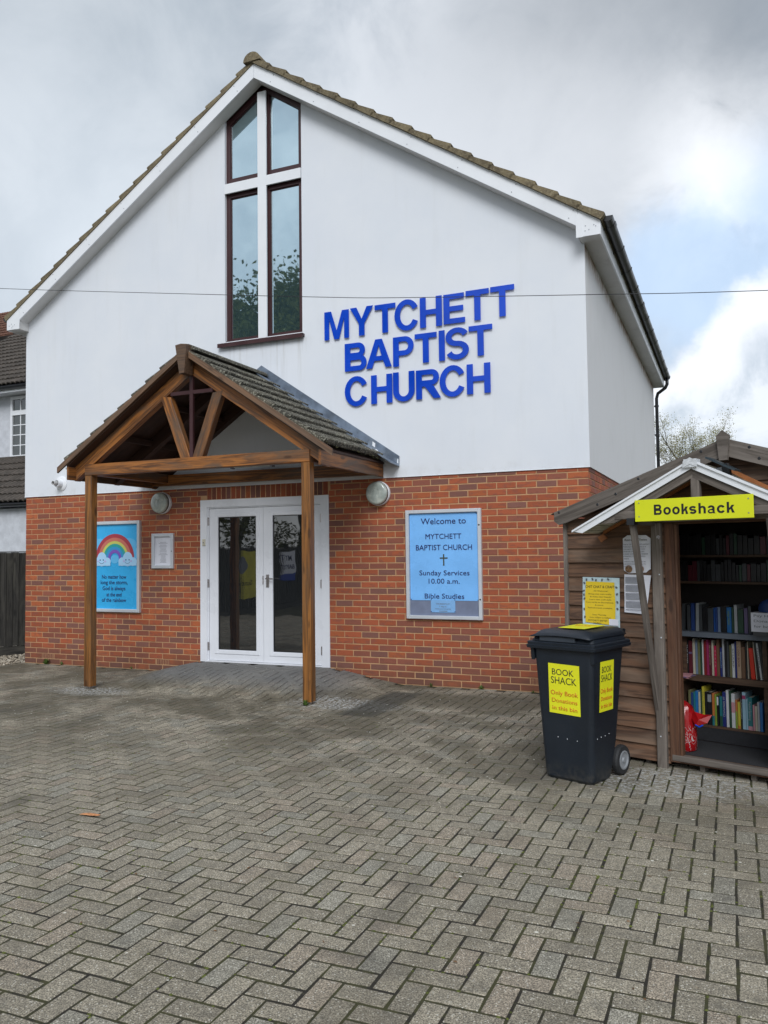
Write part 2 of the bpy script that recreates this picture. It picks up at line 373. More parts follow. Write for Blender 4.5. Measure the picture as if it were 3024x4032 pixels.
# old growth and damp near the building
big = n.noise(p, .9, 5, .65, .4)
near = n.math('MULTIPLY', n.ramp(PY, -5.2, -2.4), n.ramp(big, .40, .60))
c = n.mix(n.math('MULTIPLY', near, .78), c, (.078, .066, .040))
c = n.mix(n.ramp(n.noise(p, 2.3, 5, .7), .46, .70, 0, .42), c, (.115, .098, .066))
def patchat(x, y, rx, ry, lo, hi):
    d = n.n('ShaderNodeVectorMath', operation='LENGTH'); mp = n.n('ShaderNodeMapping'); mp.vector_type = 'POINT'
    n.l(p, mp.inputs[0]); mp.inputs['Location'].default_value = (-x/rx, -y/ry, 0); mp.inputs['Scale'].default_value = (1/rx, 1/ry, 0)
    n.l(mp.outputs[0], d.inputs[0]); return n.ramp(n.math('ADD', d.outputs['Value'], n.math('MULTIPLY', n.noise(p, 5, 4, .7), .8)), lo, hi, 1, 0)
lich = n.math('MAXIMUM', n.math('MAXIMUM', patchat(2.75, -1.6, .8, .35, .75, 1.3), patchat(5.9, -1.35, .8, .4, .8, 1.4)), patchat(9.1, -3.1, .9, .45, .8, 1.4))
c = n.mix(n.math('MULTIPLY', lich, n.ramp(n.noise(p, 32, 5, .8), .47, .58, 0, .9)), c, (.50, .51, .50))
ramp_ = n.math('MULTIPLY', n.math('MULTIPLY', n.ramp(PX, 2.6, 3.2), n.ramp(PX, 5.2, 5.9, 1, 0)), n.ramp(PY, -1.3, -.7))
c = n.mix(n.math('MULTIPLY', ramp_, .75), c, (.175, .18, .185))
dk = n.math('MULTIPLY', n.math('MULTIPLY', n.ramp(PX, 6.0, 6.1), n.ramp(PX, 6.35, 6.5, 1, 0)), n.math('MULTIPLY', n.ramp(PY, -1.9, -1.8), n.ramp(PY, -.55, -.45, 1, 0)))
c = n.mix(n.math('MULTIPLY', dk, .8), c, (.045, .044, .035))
c = n.mix(n.ramp(n.noise(p, 13, 4, .65), .5, .7, 0, .35), c, (.10, .095, .08))
c = n.mix(n.ramp(n.noise(p, 1.4, 3, .5, .6), .60, .70, 0, .35), c, (.06, .055, .045))
n.l(c, b.inputs['Base Color']); bump(n, b, n.noise(p, 240, 4, .75), .9, .004)
M_joint, n, b = material('joint_sand', .98); p = coords(n, 'World')
c = n.mix(n.ramp(n.noise(p, 5, 5, .7), .42, .58), (.024, .020, .014), (.055, .054, .018))
c = n.mix(n.ramp(n.noise(p, 60, 4, .7), .55, .7, 0, .6), c, (.10, .085, .05)); n.l(c, b.inputs['Base Color'])
bump(n, b, n.noise(p, 120, 4, .7), 1, .008)
M_moss = plain('moss', (.085, .10, .018), .95, .4, 30)

# ------------------------------------------------------------ frames
def frame(origin, right=(1, 0, 0), up=(0, 0, 1)):
    X = Vector(right).normalized(); Z = Vector(up).normalized(); N = X.cross(Z)      # local x right, y up, z out of the surface
    M = Matrix((X, Z, N)).transposed().to_4x4(); M.translation = Vector(origin); return M
_capcache = {}
def text_mesh(body, depth, offset=0, spacing=1, align='CENTER'):
    cu = bpy.data.curves.new('t', 'FONT'); cu.body = body; cu.size = 1; cu.extrude = depth/2; cu.offset = offset
    cu.space_character = spacing; cu.align_x = align; cu.resolution_u = 3
    ob = bpy.data.objects.new('t', cu); me = bpy.data.meshes.new_from_object(ob)
    bpy.data.objects.remove(ob); bpy.data.curves.remove(cu); return me
def lettering(body, F, x0, x1, base, cap, mat, parent=None, name='lettering', depth=.0012, lift=.001, offset=.012, exact=None):
    """one line of text whose ink spans x0..x1 and whose capitals stand cap high on the baseline; exact=(z0,z1) fits the ink box"""
    me = text_mesh(body, 0, offset)
    xs = [v.co.x for v in me.vertices]; ys = [v.co.y for v in me.vertices]
    sx = (x1-x0)/(max(xs)-min(xs)); CAPH = .70
    if exact: sy = (exact[1]-exact[0])/(max(ys)-min(ys)); oy = exact[0]-min(ys)*sy
    else: sy = cap/CAPH; oy = base
    ox = x0-min(xs)*sx
    if depth:
        bm = bmesh.new(); bm.from_mesh(me); g = bmesh.ops.extrude_face_region(bm, geom=bm.faces[:])
        for v in [e for e in g['geom'] if isinstance(e, bmesh.types.BMVert)]: v.co.z += 1
        bmesh.ops.recalc_face_normals(bm, faces=bm.faces); bm.to_mesh(me); bm.free()
    for v in me.vertices:
        v.co = Vector((v.co.x*sx+ox, v.co.y*sy+oy, lift+v.co.z*depth))
    me.transform(F)
    me.materials.clear(); me.materials.append(mat); me.name = name
    return inst(name, me, parent)
def panel(x0, x1, z0, z1, d0, d1, F, name, mat, parent=None, **k):
    b = MB(); b.box(x0, x1, z0, z1, d0, d1, M=F); return b.build(name, mat, parent, **k)

def glyph(ch, x0, x1, z0, z1, t, b, F, mat, parent, name, lift, depth):
    """bold grotesque letter drawn in its ink box: t = stem, b = bar thickness"""
    w, h = x1-x0, z1-z0; q_ = 1/h; w0, h0 = w, h; w, h, t, b = w*q_, 1.0, t*q_, b*q_; depth *= q_; outs = []
    def arcp(cx, cy, rx, ry, a0, a1, n=16): return [(cx+rx*math.cos(R(a0+(a1-a0)*k/n)), cy+ry*math.sin(R(a0+(a1-a0)*k/n))) for k in range(n+1)]
    def ringc(rx, ry, a0, a1, n=22): return arcp(0, 0, rx, ry, a0, a1, n)+arcp(0, 0, rx-t, ry-b, a1, a0, n)
    if ch == 'H': outs = [[(0, 0), (t, 0), (t, h*.5-b/2-.0), (w-t, h*.5-b/2), (w-t, 0), (w, 0), (w, h), (w-t, h), (w-t, h*.5+b/2), (t, h*.5+b/2), (t, h), (0, h)]]
    elif ch == 'T': outs = [[((w-t)/2, 0), ((w+t)/2, 0), ((w+t)/2, h-b), (w, h-b), (w, h), (0, h), (0, h-b), ((w-t)/2, h-b)]]
    elif ch == 'E': outs = [[(0, 0), (w, 0), (w, b), (t, b), (t, h*.5-b/2), (w*.92, h*.5-b/2), (w*.92, h*.5+b/2), (t, h*.5+b/2), (t, h-b), (w*.96, h-b), (w*.96, h), (0, h)]]
    elif ch == 'I': outs = [[(0, 0), (w, 0), (w, h), (0, h)]]
    elif ch == 'M': q = t*.86; outs = [[(0, 0), (q, 0), (q, h*.76), (w/2-q*.52, 0), (w/2+q*.52, 0), (w-q, h*.76), (w-q, 0), (w, 0), (w, h), (w-q*1.45, h), (w/2, h*.30), (q*1.45, h), (0, h)]]
    elif ch == 'Y': outs = [[((w-t)/2, 0), ((w+t)/2, 0), ((w+t)/2, h*.42), (w, h), (w-t*1.18, h), (w/2, h*.58), (t*1.18, h), (0, h), ((w-t)/2, h*.42)]]
    elif ch == 'A': 
        q = t*1.08; a_ = .25; sl = (w/2-q*.5)/h
        outs = [[(0, 0), (q, 0), (q+h*a_*sl*.98, h*a_), (w-q-h*a_*sl*.98, h*a_), (w-q, 0), (w, 0), (w/2+q*.55, h), (w/2-q*.55, h)], [(w/2, h*.80), (q+h*.41*sl*.98, h*.41), (w-q-h*.41*sl*.98, h*.41)]]
    elif ch in 'PRB':
        m_ = h*(.46 if ch == 'R' else (.36 if ch == 'P' else .47)); r_ = (h-m_)/2; cy = m_+r_; xr = w*(.93 if ch != 'P' else 1)
        up = arcp(xr-r_, cy, r_, r_, -90, 90); hi = arcp(xr-r_, cy, r_-t*.92, r_-b, -90, 90)
        hole = [(t, cy-(r_-b))]+hi+[(t, cy+(r_-b))]
        if ch == 'P': outs = [[(0, 0), (t, 0), (t, m_)]+up+[(0, h)], hole]
        elif ch == 'R': outs = [[(0, 0), (t, 0), (t, m_*.92), (t*1.5, m_*.92), (w-t*1.2, 0), (w, 0), (w-t*1.2, m_*.93)]+up+[(0, h)], hole]
        else:
            r2 = (m_+b*.5)/2; hi2 = arcp(w-r2, r2, r2-t*.92, r2-b, -90, 90)
            outs = [[(0, 0)]+arcp(w-r2, r2, r2, r2, -90, 62)+up[2:]+[(0, h)], [(t, cy-(r_-b))]+hi+[(t, cy+(r_-b))], [(t, b)]+hi2+[(t, 2*r2-b)]]
    elif ch == 'U': r_ = w/2; outs = [[(0, h)]+arcp(w/2, r_*.95, r_, r_*.95, 180, 360)+[(w, h), (w-t, h)]+arcp(w/2, r_*.95, r_-t, r_*.95-b, 360, 180)+[(t, h)]]
    elif ch == 'C': outs = [ringc(w*.55, h/2, 28, 332)]
    elif ch == 'o': outs = [arcp(0, 0, w/2, h/2, 0, 352, 24), arcp(0, 0, w/2-t, h/2-b, 0, 352, 24)]
    elif ch == 'c': outs = [ringc(w*.54, h/2, 32, 328)]
    elif ch in 'Ss':
        r_ = (h-b)/4; rx = (w-t)/2; P = arcp(0, r_, rx, r_, 18, 262, 16)+arcp(0, -r_, rx, r_, 82, -162, 16); L_, Rr_ = [], []
        for i, p_ in enumerate(P):
            a_, c_ = P[max(i-1, 0)], P[min(i+1, len(P)-1)]; dx, dy = c_[0]-a_[0], c_[1]-a_[1]; l_ = math.hypot(dx, dy); nx, ny = -dy/l_, dx/l_
            q = math.hypot(nx*t/2, ny*b/2); L_.append((p_[0]+nx*q, p_[1]+ny*q)); Rr_.append((p_[0]-nx*q, p_[1]-ny*q))
        outs = [L_+Rr_[::-1]]
    elif ch == 'k': outs = [[(0, 0), (t, 0), (t, h*.24), (t*1.7, h*.34), (w-t*1.15, 0), (w, 0), (t*2.35, h*.46), (w*.97, h*.71), (w*.97-t*1.15, h*.71), (t, h*.42), (t, h), (0, h)]]
    elif ch == 'h': hh = h*.72; outs = [[(0, 0), (t, 0), (t, hh*.62)]+arcp(w/2+t*.0, hh-w*.42, w/2-t, w*.42-b, 170, 0, 10)+[(w-t, 0), (w, 0)]+arcp(w/2+t*.2, hh-w*.42, w/2-t*.2, w*.42, 0, 130, 10)+[(t, hh*.86), (t, h), (0, h)]]
    elif ch == 'a': outs = [[(w*.0, h*.70)]+arcp(w*.44, h*.66, w*.44, h*.34, 172, 0, 12)+[(w*.88, h*.10), (w, 0), (w-t*1.1, 0), (w*.86-t*.9, h*.10)]+arcp(w*.36, h*.26, w*.36, h*.27, -20, -250, 14)+[(w*.88-t, h*.58)]+arcp(w*.44, h*.66, w*.44-t, h*.34-b, 0, 165, 10), arcp(w*.42, h*.28, w*.22, h*.13, 0, 340, 12)]
    if ch in 'Ss':
        nn = len(L_); d_ = depth/2; vs = [(x, y, z) for z in (d_, -d_) for x, y in L_+Rr_]; m2 = 2*nn
        fs = [(i, i+1, nn+i+1, nn+i) for i in range(nn-1)]+[(m2+nn+i, m2+nn+i+1, m2+i+1, m2+i) for i in range(nn-1)]
        fs += [(i+1, i, m2+i, m2+i+1) for i in range(nn-1)]+[(nn+i, nn+i+1, m2+nn+i+1, m2+nn+i) for i in range(nn-1)]+[(0, nn, m2+nn, m2), (2*nn-1, nn-1, m2+nn-1, m2+2*nn-1)]
        me = bpy.data.meshes.new('g'); me.from_pydata(vs, [], fs)
    cu = bpy.data.curves.new('g', 'CURVE'); cu.dimensions = '2D'; cu.fill_mode = 'BOTH'; cu.extrude = depth/2
    for o_ in outs:
        sp_ = cu.splines.new('POLY'); sp_.points.add(len(o_)-1); sp_.use_cyclic_u = True
        for p_, (x, y) in zip(sp_.points, o_): p_.co = (x, y, 0, 1)
    if ch not in 'Ss': ob = bpy.data.objects.new('g', cu); me = bpy.data.meshes.new_from_object(ob); bpy.data.objects.remove(ob)
    bpy.data.curves.remove(cu)
    bm = bmesh.new(); bm.from_mesh(me); bmesh.ops.remove_doubles(bm, verts=bm.verts, dist=1e-6); bmesh.ops.recalc_face_normals(bm, faces=bm.faces); bm.to_mesh(me); bm.free()
    xs = [v.co.x for v in me.vertices]; ys = [v.co.y for v in me.vertices]
    sx, sy = w0/(max(xs)-min(xs)), h0/(max(ys)-min(ys))
    for v in me.vertices: v.co = Vector((x0+(v.co.x-min(xs))*sx, z0+(v.co.y-min(ys))*sy, (v.co.z+depth/2)/q_+lift))
    me.transform(F); me.shade_flat(); me.materials.clear(); me.materials.append(mat); me.name = name
    return inst(name, me, parent)
# ------------------------------------------------------------ setting: ground
g = MB(); g.box(-250, 250, -250, 250, -.6, -.06); go = g.build('ground', plain('rough_ground', (.06, .065, .04), .95, .3, .6, .5, 20), kind='structure')
BX, BZ = .227, .075; WX = 8.18
def ramp_h(x, y):
    a = min(max((x-2.45)/.68, 0), 1); b_ = min(max((6.03-x)/.99, 0), 1); c_ = min(max((y+1.45)/.95, 0), 1)
    s = lambda t: t*t*(3-2*t)*.5+t*.5
    return .150*min(s(a), s(b_), 1)*s(c_)
js = MB(); NXJ, NYJ = 60, 48
gx = [-3.2+i*(16.4/NXJ) for i in range(NXJ+1)]; gy = [-12+j*(11.985/NYJ) for j in range(NYJ+1)]
vs = [(x, y, ramp_h(x, y)-.0024-(.008 if y > -1.75 and 2.2 < x < 6.3 else 0)) for y in gy for x in gx]
fs = [(j*(NXJ+1)+i, j*(NXJ+1)+i+1, (j+1)*(NXJ+1)+i+1, (j+1)*(NXJ+1)+i) for j in range(NYJ) for i in range(NXJ)]
js.add(vs, fs)
paving = js.build('paving', M_joint, kind='structure')
U = .1008; OX, OY = 9.142, -5.855
pv = []
for i in range(-130, 60):
    for j in range(-40, 75):
        cls = (i+j) % 4
        if cls == 0: x0, y0, x1, y1 = OX+i*U, OY+(j-1)*U, OX+(i+2)*U, OY+j*U
        elif cls == 2: x0, y0, x1, y1 = OX+i*U, OY+(j-1)*U, OX+(i+1)*U, OY+(j+1)*U
        else: continue
        if x1 < -3.1 or x0 > 13.1 or y1 > -.004 or y0 < -8.6: continue
        if (y1+.0) > -.02: y1 = min(y1, -.008)
        if x1 < -.05 and y1 > -.35: continue
        pv.append((x0, y0, x1, y1))
def onscreen(P, mx=0, my=0):
    d = Vector(P)-CAM; w = d.dot(f)
    if w < .1: return False
    return abs(d.dot(rr)/w*FPX) < 1512+mx and abs(d.dot(uu)/w*FPX) < 2016+my
def rnd(a, b): return random.uniform(a, b)
def ptint(x, y):
    t = rnd(.82, 1.14); h = noise.noise(Vector((x*.7, y*.7, 3)))
    k = random.random()
    w = (1.03, .985, .90) if k < .7 else ((.98, .985, .95) if k < .86 else (1.06, .965, .88))
    return tuple(t*(1+.12*h)*q for q in w)
def paver_verts(w, h, g=.0058, c=.0042):
    hx, hy = w/2-g, h/2-g
    o = [(-hx, -hy), (hx, -hy), (hx, hy), (-hx, hy)]
    V = []
    for x, y in o: V.append((x, y, -.03))
    jit = [(rnd(-.0018, .0018), rnd(-.0018, .0018)) for _ in range(4)]
    for (x, y), (a, b_) in zip(o, jit): V.append((x+a, y+b_, -.0026))
    for (x, y), (a, b_) in zip(o, jit): V.append((x-math.copysign(c, x)+a, y-math.copysign(c, y)+b_, 0))
    return V
PF = [(8, 9, 10, 11)]+[q for i in range(4) for q in ((i, (i+1) % 4, (i+1) % 4+4, i+4), (i+4, (i+1) % 4+4, (i+1) % 4+8, i+8))]
pv.sort(key=lambda q: (Vector(((q[0]+q[2])/2, (q[1]+q[3])/2, 0))-CAM).length)
near_p, rest = [], []
for q in pv:
    cx_, cy_ = (q[0]+q[2])/2, (q[1]+q[3])/2
    if len(near_p) < 300 and onscreen((cx_, cy_, 0), 40, 60): near_p.append(q)
    else: rest.append(q)
variants = {}
for ori in (0, 1):
    variants[ori] = []
    for k in range(16):
        b_ = MB(); w, h = ((2*U, U) if ori == 0 else (U, 2*U)); b_.add(paver_verts(w, h), PF, ptint(k, k*3))
        variants[ori].append(b_.mesh('paver', M_paver))
for q in near_p:
    ori = 0 if q[2]-q[0] > U*1.5 else 1
    M = Matrix.Translation(((q[0]+q[2])/2, (q[1]+q[3])/2, rnd(-.0006, .0016)))@Matrix.Rotation(rnd(-.009, .009), 4, 'X')@Matrix.Rotation(rnd(-.009, .009), 4, 'Y')@Matrix.Rotation(rnd(-.014, .014), 4, 'Z')
    inst('paver', random.choice(variants[ori]), paving, M)
b_ = MB()
for q in rest:
    w, h = q[2]-q[0], q[3]-q[1]
    if w < .03 or h < .03: continue
    cx_, cy_ = (q[0]+q[2])/2, (q[1]+q[3])/2; dz = rnd(-.0006, .0016); tx, ty = rnd(-.009, .009), rnd(-.009, .009)
    V = [(cx_+x, cy_+y, z+dz+tx*x+ty*y+ramp_h(cx_+x, cy_+y)) for x, y, z in paver_verts(w, h)]
    b_.add(V, PF, ptint(cx_, cy_))
b_.build('paver', M_paver, paving, kind='stuff')

def blobmesh(b_, P, r, fz=.6, tint=None, rot=None):
    t = rnd(0, 6.28); vs = []
    for k, (a, e) in enumerate([(0, 90), (0, 10), (60, 10), (120, 10), (180, 10), (240, 10), (300, 10), (0, -90)]):
        q = r*rnd(.75, 1.2); a = R(a)+t; e = R(e)
        vs.append((P[0]+q*math.cos(a)*math.cos(e), P[1]+q*math.sin(a)*math.cos(e), P[2]+q*math.sin(e)*fz))
    b_.add(vs, [(0, i, i % 6+1) for i in range(1, 7)]+[(7, i % 6+1, i) for i in range(1, 7)], tint)
# moss cushions in the joints
b_ = MB()
for _ in range(9000):
    q = random.choice(pv[:3200]); side = random.random()
    x = rnd(q[0], q[2]) if side < .5 else q[0]; y = q[3] if side < .5 else rnd(q[1], q[3])
    if noise.noise(Vector((x*1.7, y*1.7, 0)))+.25*noise.noise(Vector((x*9, y*9, 5))) < rnd(-.25, .35): continue
    blobmesh(b_, (x+rnd(-.003, .003), y+rnd(-.003, .003), ramp_h(x, y)-.003), rnd(.003, .0095), .7)
b_.build('moss', M_moss, kind='stuff')
# pale blossom petals and grit lying about
b_ = MB()
for _ in range(900):
    x, y = rnd(-1, 11), rnd(-8, -.1)
    if random.random() < .5: y = rnd(-3.5, -.1)
    blobmesh(b_, (x, y, ramp_h(x, y)+.001), rnd(.003, .010), .18)
b_.build('fallen_petals', plain('petal', (.62, .60, .52), .8, .15, 10), kind='stuff')
b_ = MB()      # bits of dead leaf and twig in the joints
for _ in range(260):
    x, y = rnd(0, 10.8), rnd(-7, -.1); a = rnd(0, 3.14); L = rnd(.006, .02); w = rnd(.002, .007); cx2, sx2 = math.cos(a), math.sin(a)
    b_.add([(x-L*cx2, y-L*sx2, ramp_h(x, y)+.002), (x+w*sx2, y-w*cx2, ramp_h(x, y)+.004), (x+L*cx2, y+L*sx2, ramp_h(x, y)+.002), (x-w*sx2, y+w*cx2, ramp_h(x, y)+.005)], [(0, 1, 2, 3)])
b_.build('leaf_litter', plain('dead_leaf', (.16, .085, .035), .9, .5, 12), kind='stuff')
# pebbles by the left corner
b_ = MB(); b_.box(-3.2, -.02, -.38, 3.0, -.04, -.012); gb = b_.build('gravel_bed', M_soil, kind='structure')
b_ = MB()
for _ in range(3600):
    x, y = rnd(-2.2, -.02), rnd(-.36, 1.5); k = random.random()
    t = (.42, .36, .28) if k < .5 else ((.30, .25, .19) if k < .8 else (.6, .55, .46))
    blobmesh(b_, (x, y, rnd(-.008, .015)), rnd(.010, .024), .6, tint=t)
mt, n, b, tc_ = tinted('pebble', .8); n.l(tc_, b.inputs['Base Color'])
b_.build('gravel', mt, kind='stuff')

# ------------------------------------------------------------ church
church = thing('church_building', 'white rendered chapel with brick ground storey, steep tiled gable and tall cross window', 'church')
DX0, DX1, DZ0, DZ1 = 3.12, 5.03, .15, 2.268        # door frame
# solid body behind the facing
b_ = MB()
b_.box(.05, DX0+.1, .012, 8.5, -.05, 4.95); b_.box(DX1-.1, WX-.05, .012, 8.5, -.05, 4.95); b_.box(DX0+.1, DX1-.1, .3, 8.5, -.05, 4.95); b_.box(DX0+.1, DX1-.1, .012, .3, DZ1-.1, 4.25)
b_.build('wall', M_darkin, church)
b_ = MB()     # mortar sheet showing between the bricks
b_.box(.003, DX0-.001, .0002, .04, -.05, 2.44); b_.box(DX1+.001, WX-.003, .0002, .04, -.05, 2.44); b_.box(DX0-.001, DX1+.001, .0002, .04, DZ1-.002, 2.44)
b_.box(WX-.05, WX-.003, .041, 8.5, -.05, 2.44)
b_.build('mortar', M_mortar, church)
def btint():
    k = random.random()
    if k < .44: base = (.37, .092, .038)
    elif k < .60: base = (.42, .112, .040)
    elif k < .84: base = (.27, .088, .055)
    else: base = (.215, .092, .070)
    s = rnd(.85, 1.12); return tuple(s*q for q in base)
bricks = []   # x0,x1,z0,z1
for r_ in range(0, 34):
    z1 = 2.4-(r_-1)*BZ-.005; z0 = z1-.065
    if r_ == 0: z1 = min(z1, 2.452)
    xs = []
    a = 'A' if r_ % 2 == 1 else 'B'
    L = [0]+[(k+.5 if a == 'A' else k)*BX for k in range(0 if a == 'A' else 1, 15)]
    Rr = [WX]+[WX-(k if a == 'A' else k+.5)*BX for k in range(1 if a == 'A' else 0, 15)]
    lim = DX0 if z0 < DZ1 else 3.22; lim2 = DX1 if z0 < DZ1 else 5.05
    L = [x for x in L if x < lim-.05]+[lim+.005]; Rr = [x for x in Rr if x > lim2+.05]+[lim2-.005]
    for i in range(len(L)-1): bricks.append((L[i]+(.005 if i else 0), L[i+1]-.005, z0, z1, r_))
    for i in range(len(Rr)-1): bricks.append((Rr[i+1]+.005, Rr[i]-(.005 if i else 0), z0, z1, r_))
airs = [(.345, .56), (2.40, 2.62), (5.10, 5.32), (7.50, 7.72)]
def isair(q): return q[4] == 31 and any(q[0] < (a+c_)/2 < q[1] for a, c_ in airs)
def hid(q):
    cx_ = (q[0]+q[1])/2; cz = (q[2]+q[3])/2
    if cz < ramp_h(cx_, -.02): return True
    if 6.03 < cx_ < 6.98 and .77 < cz < 2.04: return True
    d = Vector((cx_, 0, cz))-CAM; w = d.dot(f); px = (1512+FPX*d.dot(rr)/w)*1659/3024; py = (2016-FPX*d.dot(uu)/w)*1659/3024
    if px > 1228 and py > 1120-(px-1200)*.36: return True
    if px > 1160 and py > 1370: return True
    return False
bricks = [q for q in bricks if not isair(q)]
bricks.sort(key=lambda q: (hid(q), -(q[0]+q[1])/2 if True else 0))
vari = {}
def brick_mesh(w, h):
    key = (round(w, 3), round(h, 3))
    if key not in vari: vari[key] = []
    if len(vari[key]) < (22 if w > .2 else 8):
        b_ = MB(); e = .0015
        b_.cbox(-w/2+rnd(0, e), w/2-rnd(0, e), rnd(-.001, .0006), .05, -h/2+rnd(0, e), h/2-rnd(0, e), .003, tint=btint())
        vari[key].append(b_.mesh('brick', M_brick)); return vari[key][-1]
    return random.choice(vari[key])
rest = MB(); cnt = 0
for q in bricks:
    w, h = q[1]-q[0], q[3]-q[2]
    if h < .01: continue
    if cnt < 300 and not hid(q) and w > .07 and h > .05:
        inst('brick', brick_mesh(w, h), church, Matrix.Translation(((q[0]+q[1])/2, -.0034+rnd(-.0012, .0012), (q[2]+q[3])/2))); cnt += 1
    else: rest.cbox(q[0], q[1], -.0032+rnd(-.0014, .0012), .05, q[2], q[3], .003, tint=btint())
x = 3.225                                         # soldier course over the door
while x < 5.02:
    t = btint(); t = tuple(.75*k for k in t); rest.cbox(x, x+.065, -.003+rnd(-.001, .001), .05, DZ1+.006, 2.452, .003, tint=t); x += .075
for r_ in range(0, 34):                           # side wall
    z1 = 2.4-(r_-1)*BZ-.005; z0 = z1-.065; z1 = min(z1, 2.452)
    y = .002 if r_ % 2 == 0 else .002; k = 0
    y1 = .215 if r_ % 2 == 0 else .1
    ys = [.052]; y = .108 if r_ % 2 else .222
    while y < 8.4: ys.append(y); y += BX
    for i in range(len(ys)-1):
        M = Matrix.Translation((WX, 0, 0))@Matrix.Rotation(R(90), 4, 'Z')
        rest.cbox(ys[i]+.005, ys[i+1]-.005, -.003, .045, z0, z1, .003, M=M, tint=btint())
rest.build('brick', M_brick, church, kind='stuff')
for a, c_ in airs:
    b_ = MB(); z1 = 2.4-30*BZ-.005; z0 = z1-.065
    b_.box(a, c_, .001, .05, z0, z1)
    for i in range(5): zz = z0+.006+i*.0135; b_.box(a+.004, c_-.004, -.003, .0008, zz, zz+.006)
    for i in range(6): xx = a+.003+i*(c_-a-.011)/5; b_.box(xx, xx+.005, -.004, .0006, z0, z1)
    b_.build('air_brick', M_terracotta, church)
# white render above
CXR = 4.10; SL = .6556; ZA = 7.69
def zb(x): return ZA-SL*abs(x-CXR)
WL, WR, WB = 3.522, 4.683, 4.345
def zren(x): return 2.432+.018*x/8.2
b_ = MB()
YR = -.015
for poly in ([(-.015, zren(0)), (WL, zren(3.5)), (WL, zb(WL)+.05), (-.015, zb(-.015)+.05)],
             [(WR, zren(4.7)), (8.2, zren(8.2)), (8.2, zb(8.2)+.05), (WR, zb(WR)+.05)],
             [(WL, zren(3.5)), (WR, zren(4.7)), (WR, WB), (WL, WB)]):
    b_.add([(x, YR, z) for x, z in poly], [(0, 1, 2, 3)])
b_.add([(-.015, YR, zren(0)), (8.2, YR, zren(8.2)), (8.2, .01, zren(8.2)+.004), (-.015, .01, zren(0)+.004)], [(0, 1, 2, 3)])
for xx in (WL, WR): b_.add([(xx, YR, WB), (xx, .12, WB), (xx, .12, zb(xx)+.05), (xx, YR, zb(xx)+.05)], [(0, 1, 2, 3)])
b_.add([(WL, YR, WB), (WR, YR, WB), (WR, .12, WB), (WL, .12, WB)], [(0, 1, 2, 3)])
b_.build('render_wall', M_render, church)
b_ = MB(); b_.box(-.013, .05, .0, 8.55, 2.44, 4.95); b_.build('side_wall', M_render_side, church, label='left side wall, rendered above')
b_ = MB(); b_.box(8.13, 8.198, YR+.002, 8.55, 2.45, 4.91); b_.build('side_wall', M_render_side, church, label='stained right side wall, rendered above')
b_ = MB(); b_.box(.05, 8.15, 8.5, 8.56, -.05, 4.95); b_.add([(.05, 8.55, 4.95), (8.15, 8.55, 4.95), (CXR, 8.55, 7.7)], [(0, 1, 2)]); b_.build('rear_wall', M_render_side, church)
# metal bead under the render and corner beads
b_ = MB(); b_.prism([(-.018, zren(0)-.006), (8.203, zren(8.2)-.006), (8.203, zren(8.2)), (-.018, zren(0))], -.019, -.004); b_.build('bead', M_upvc, church)
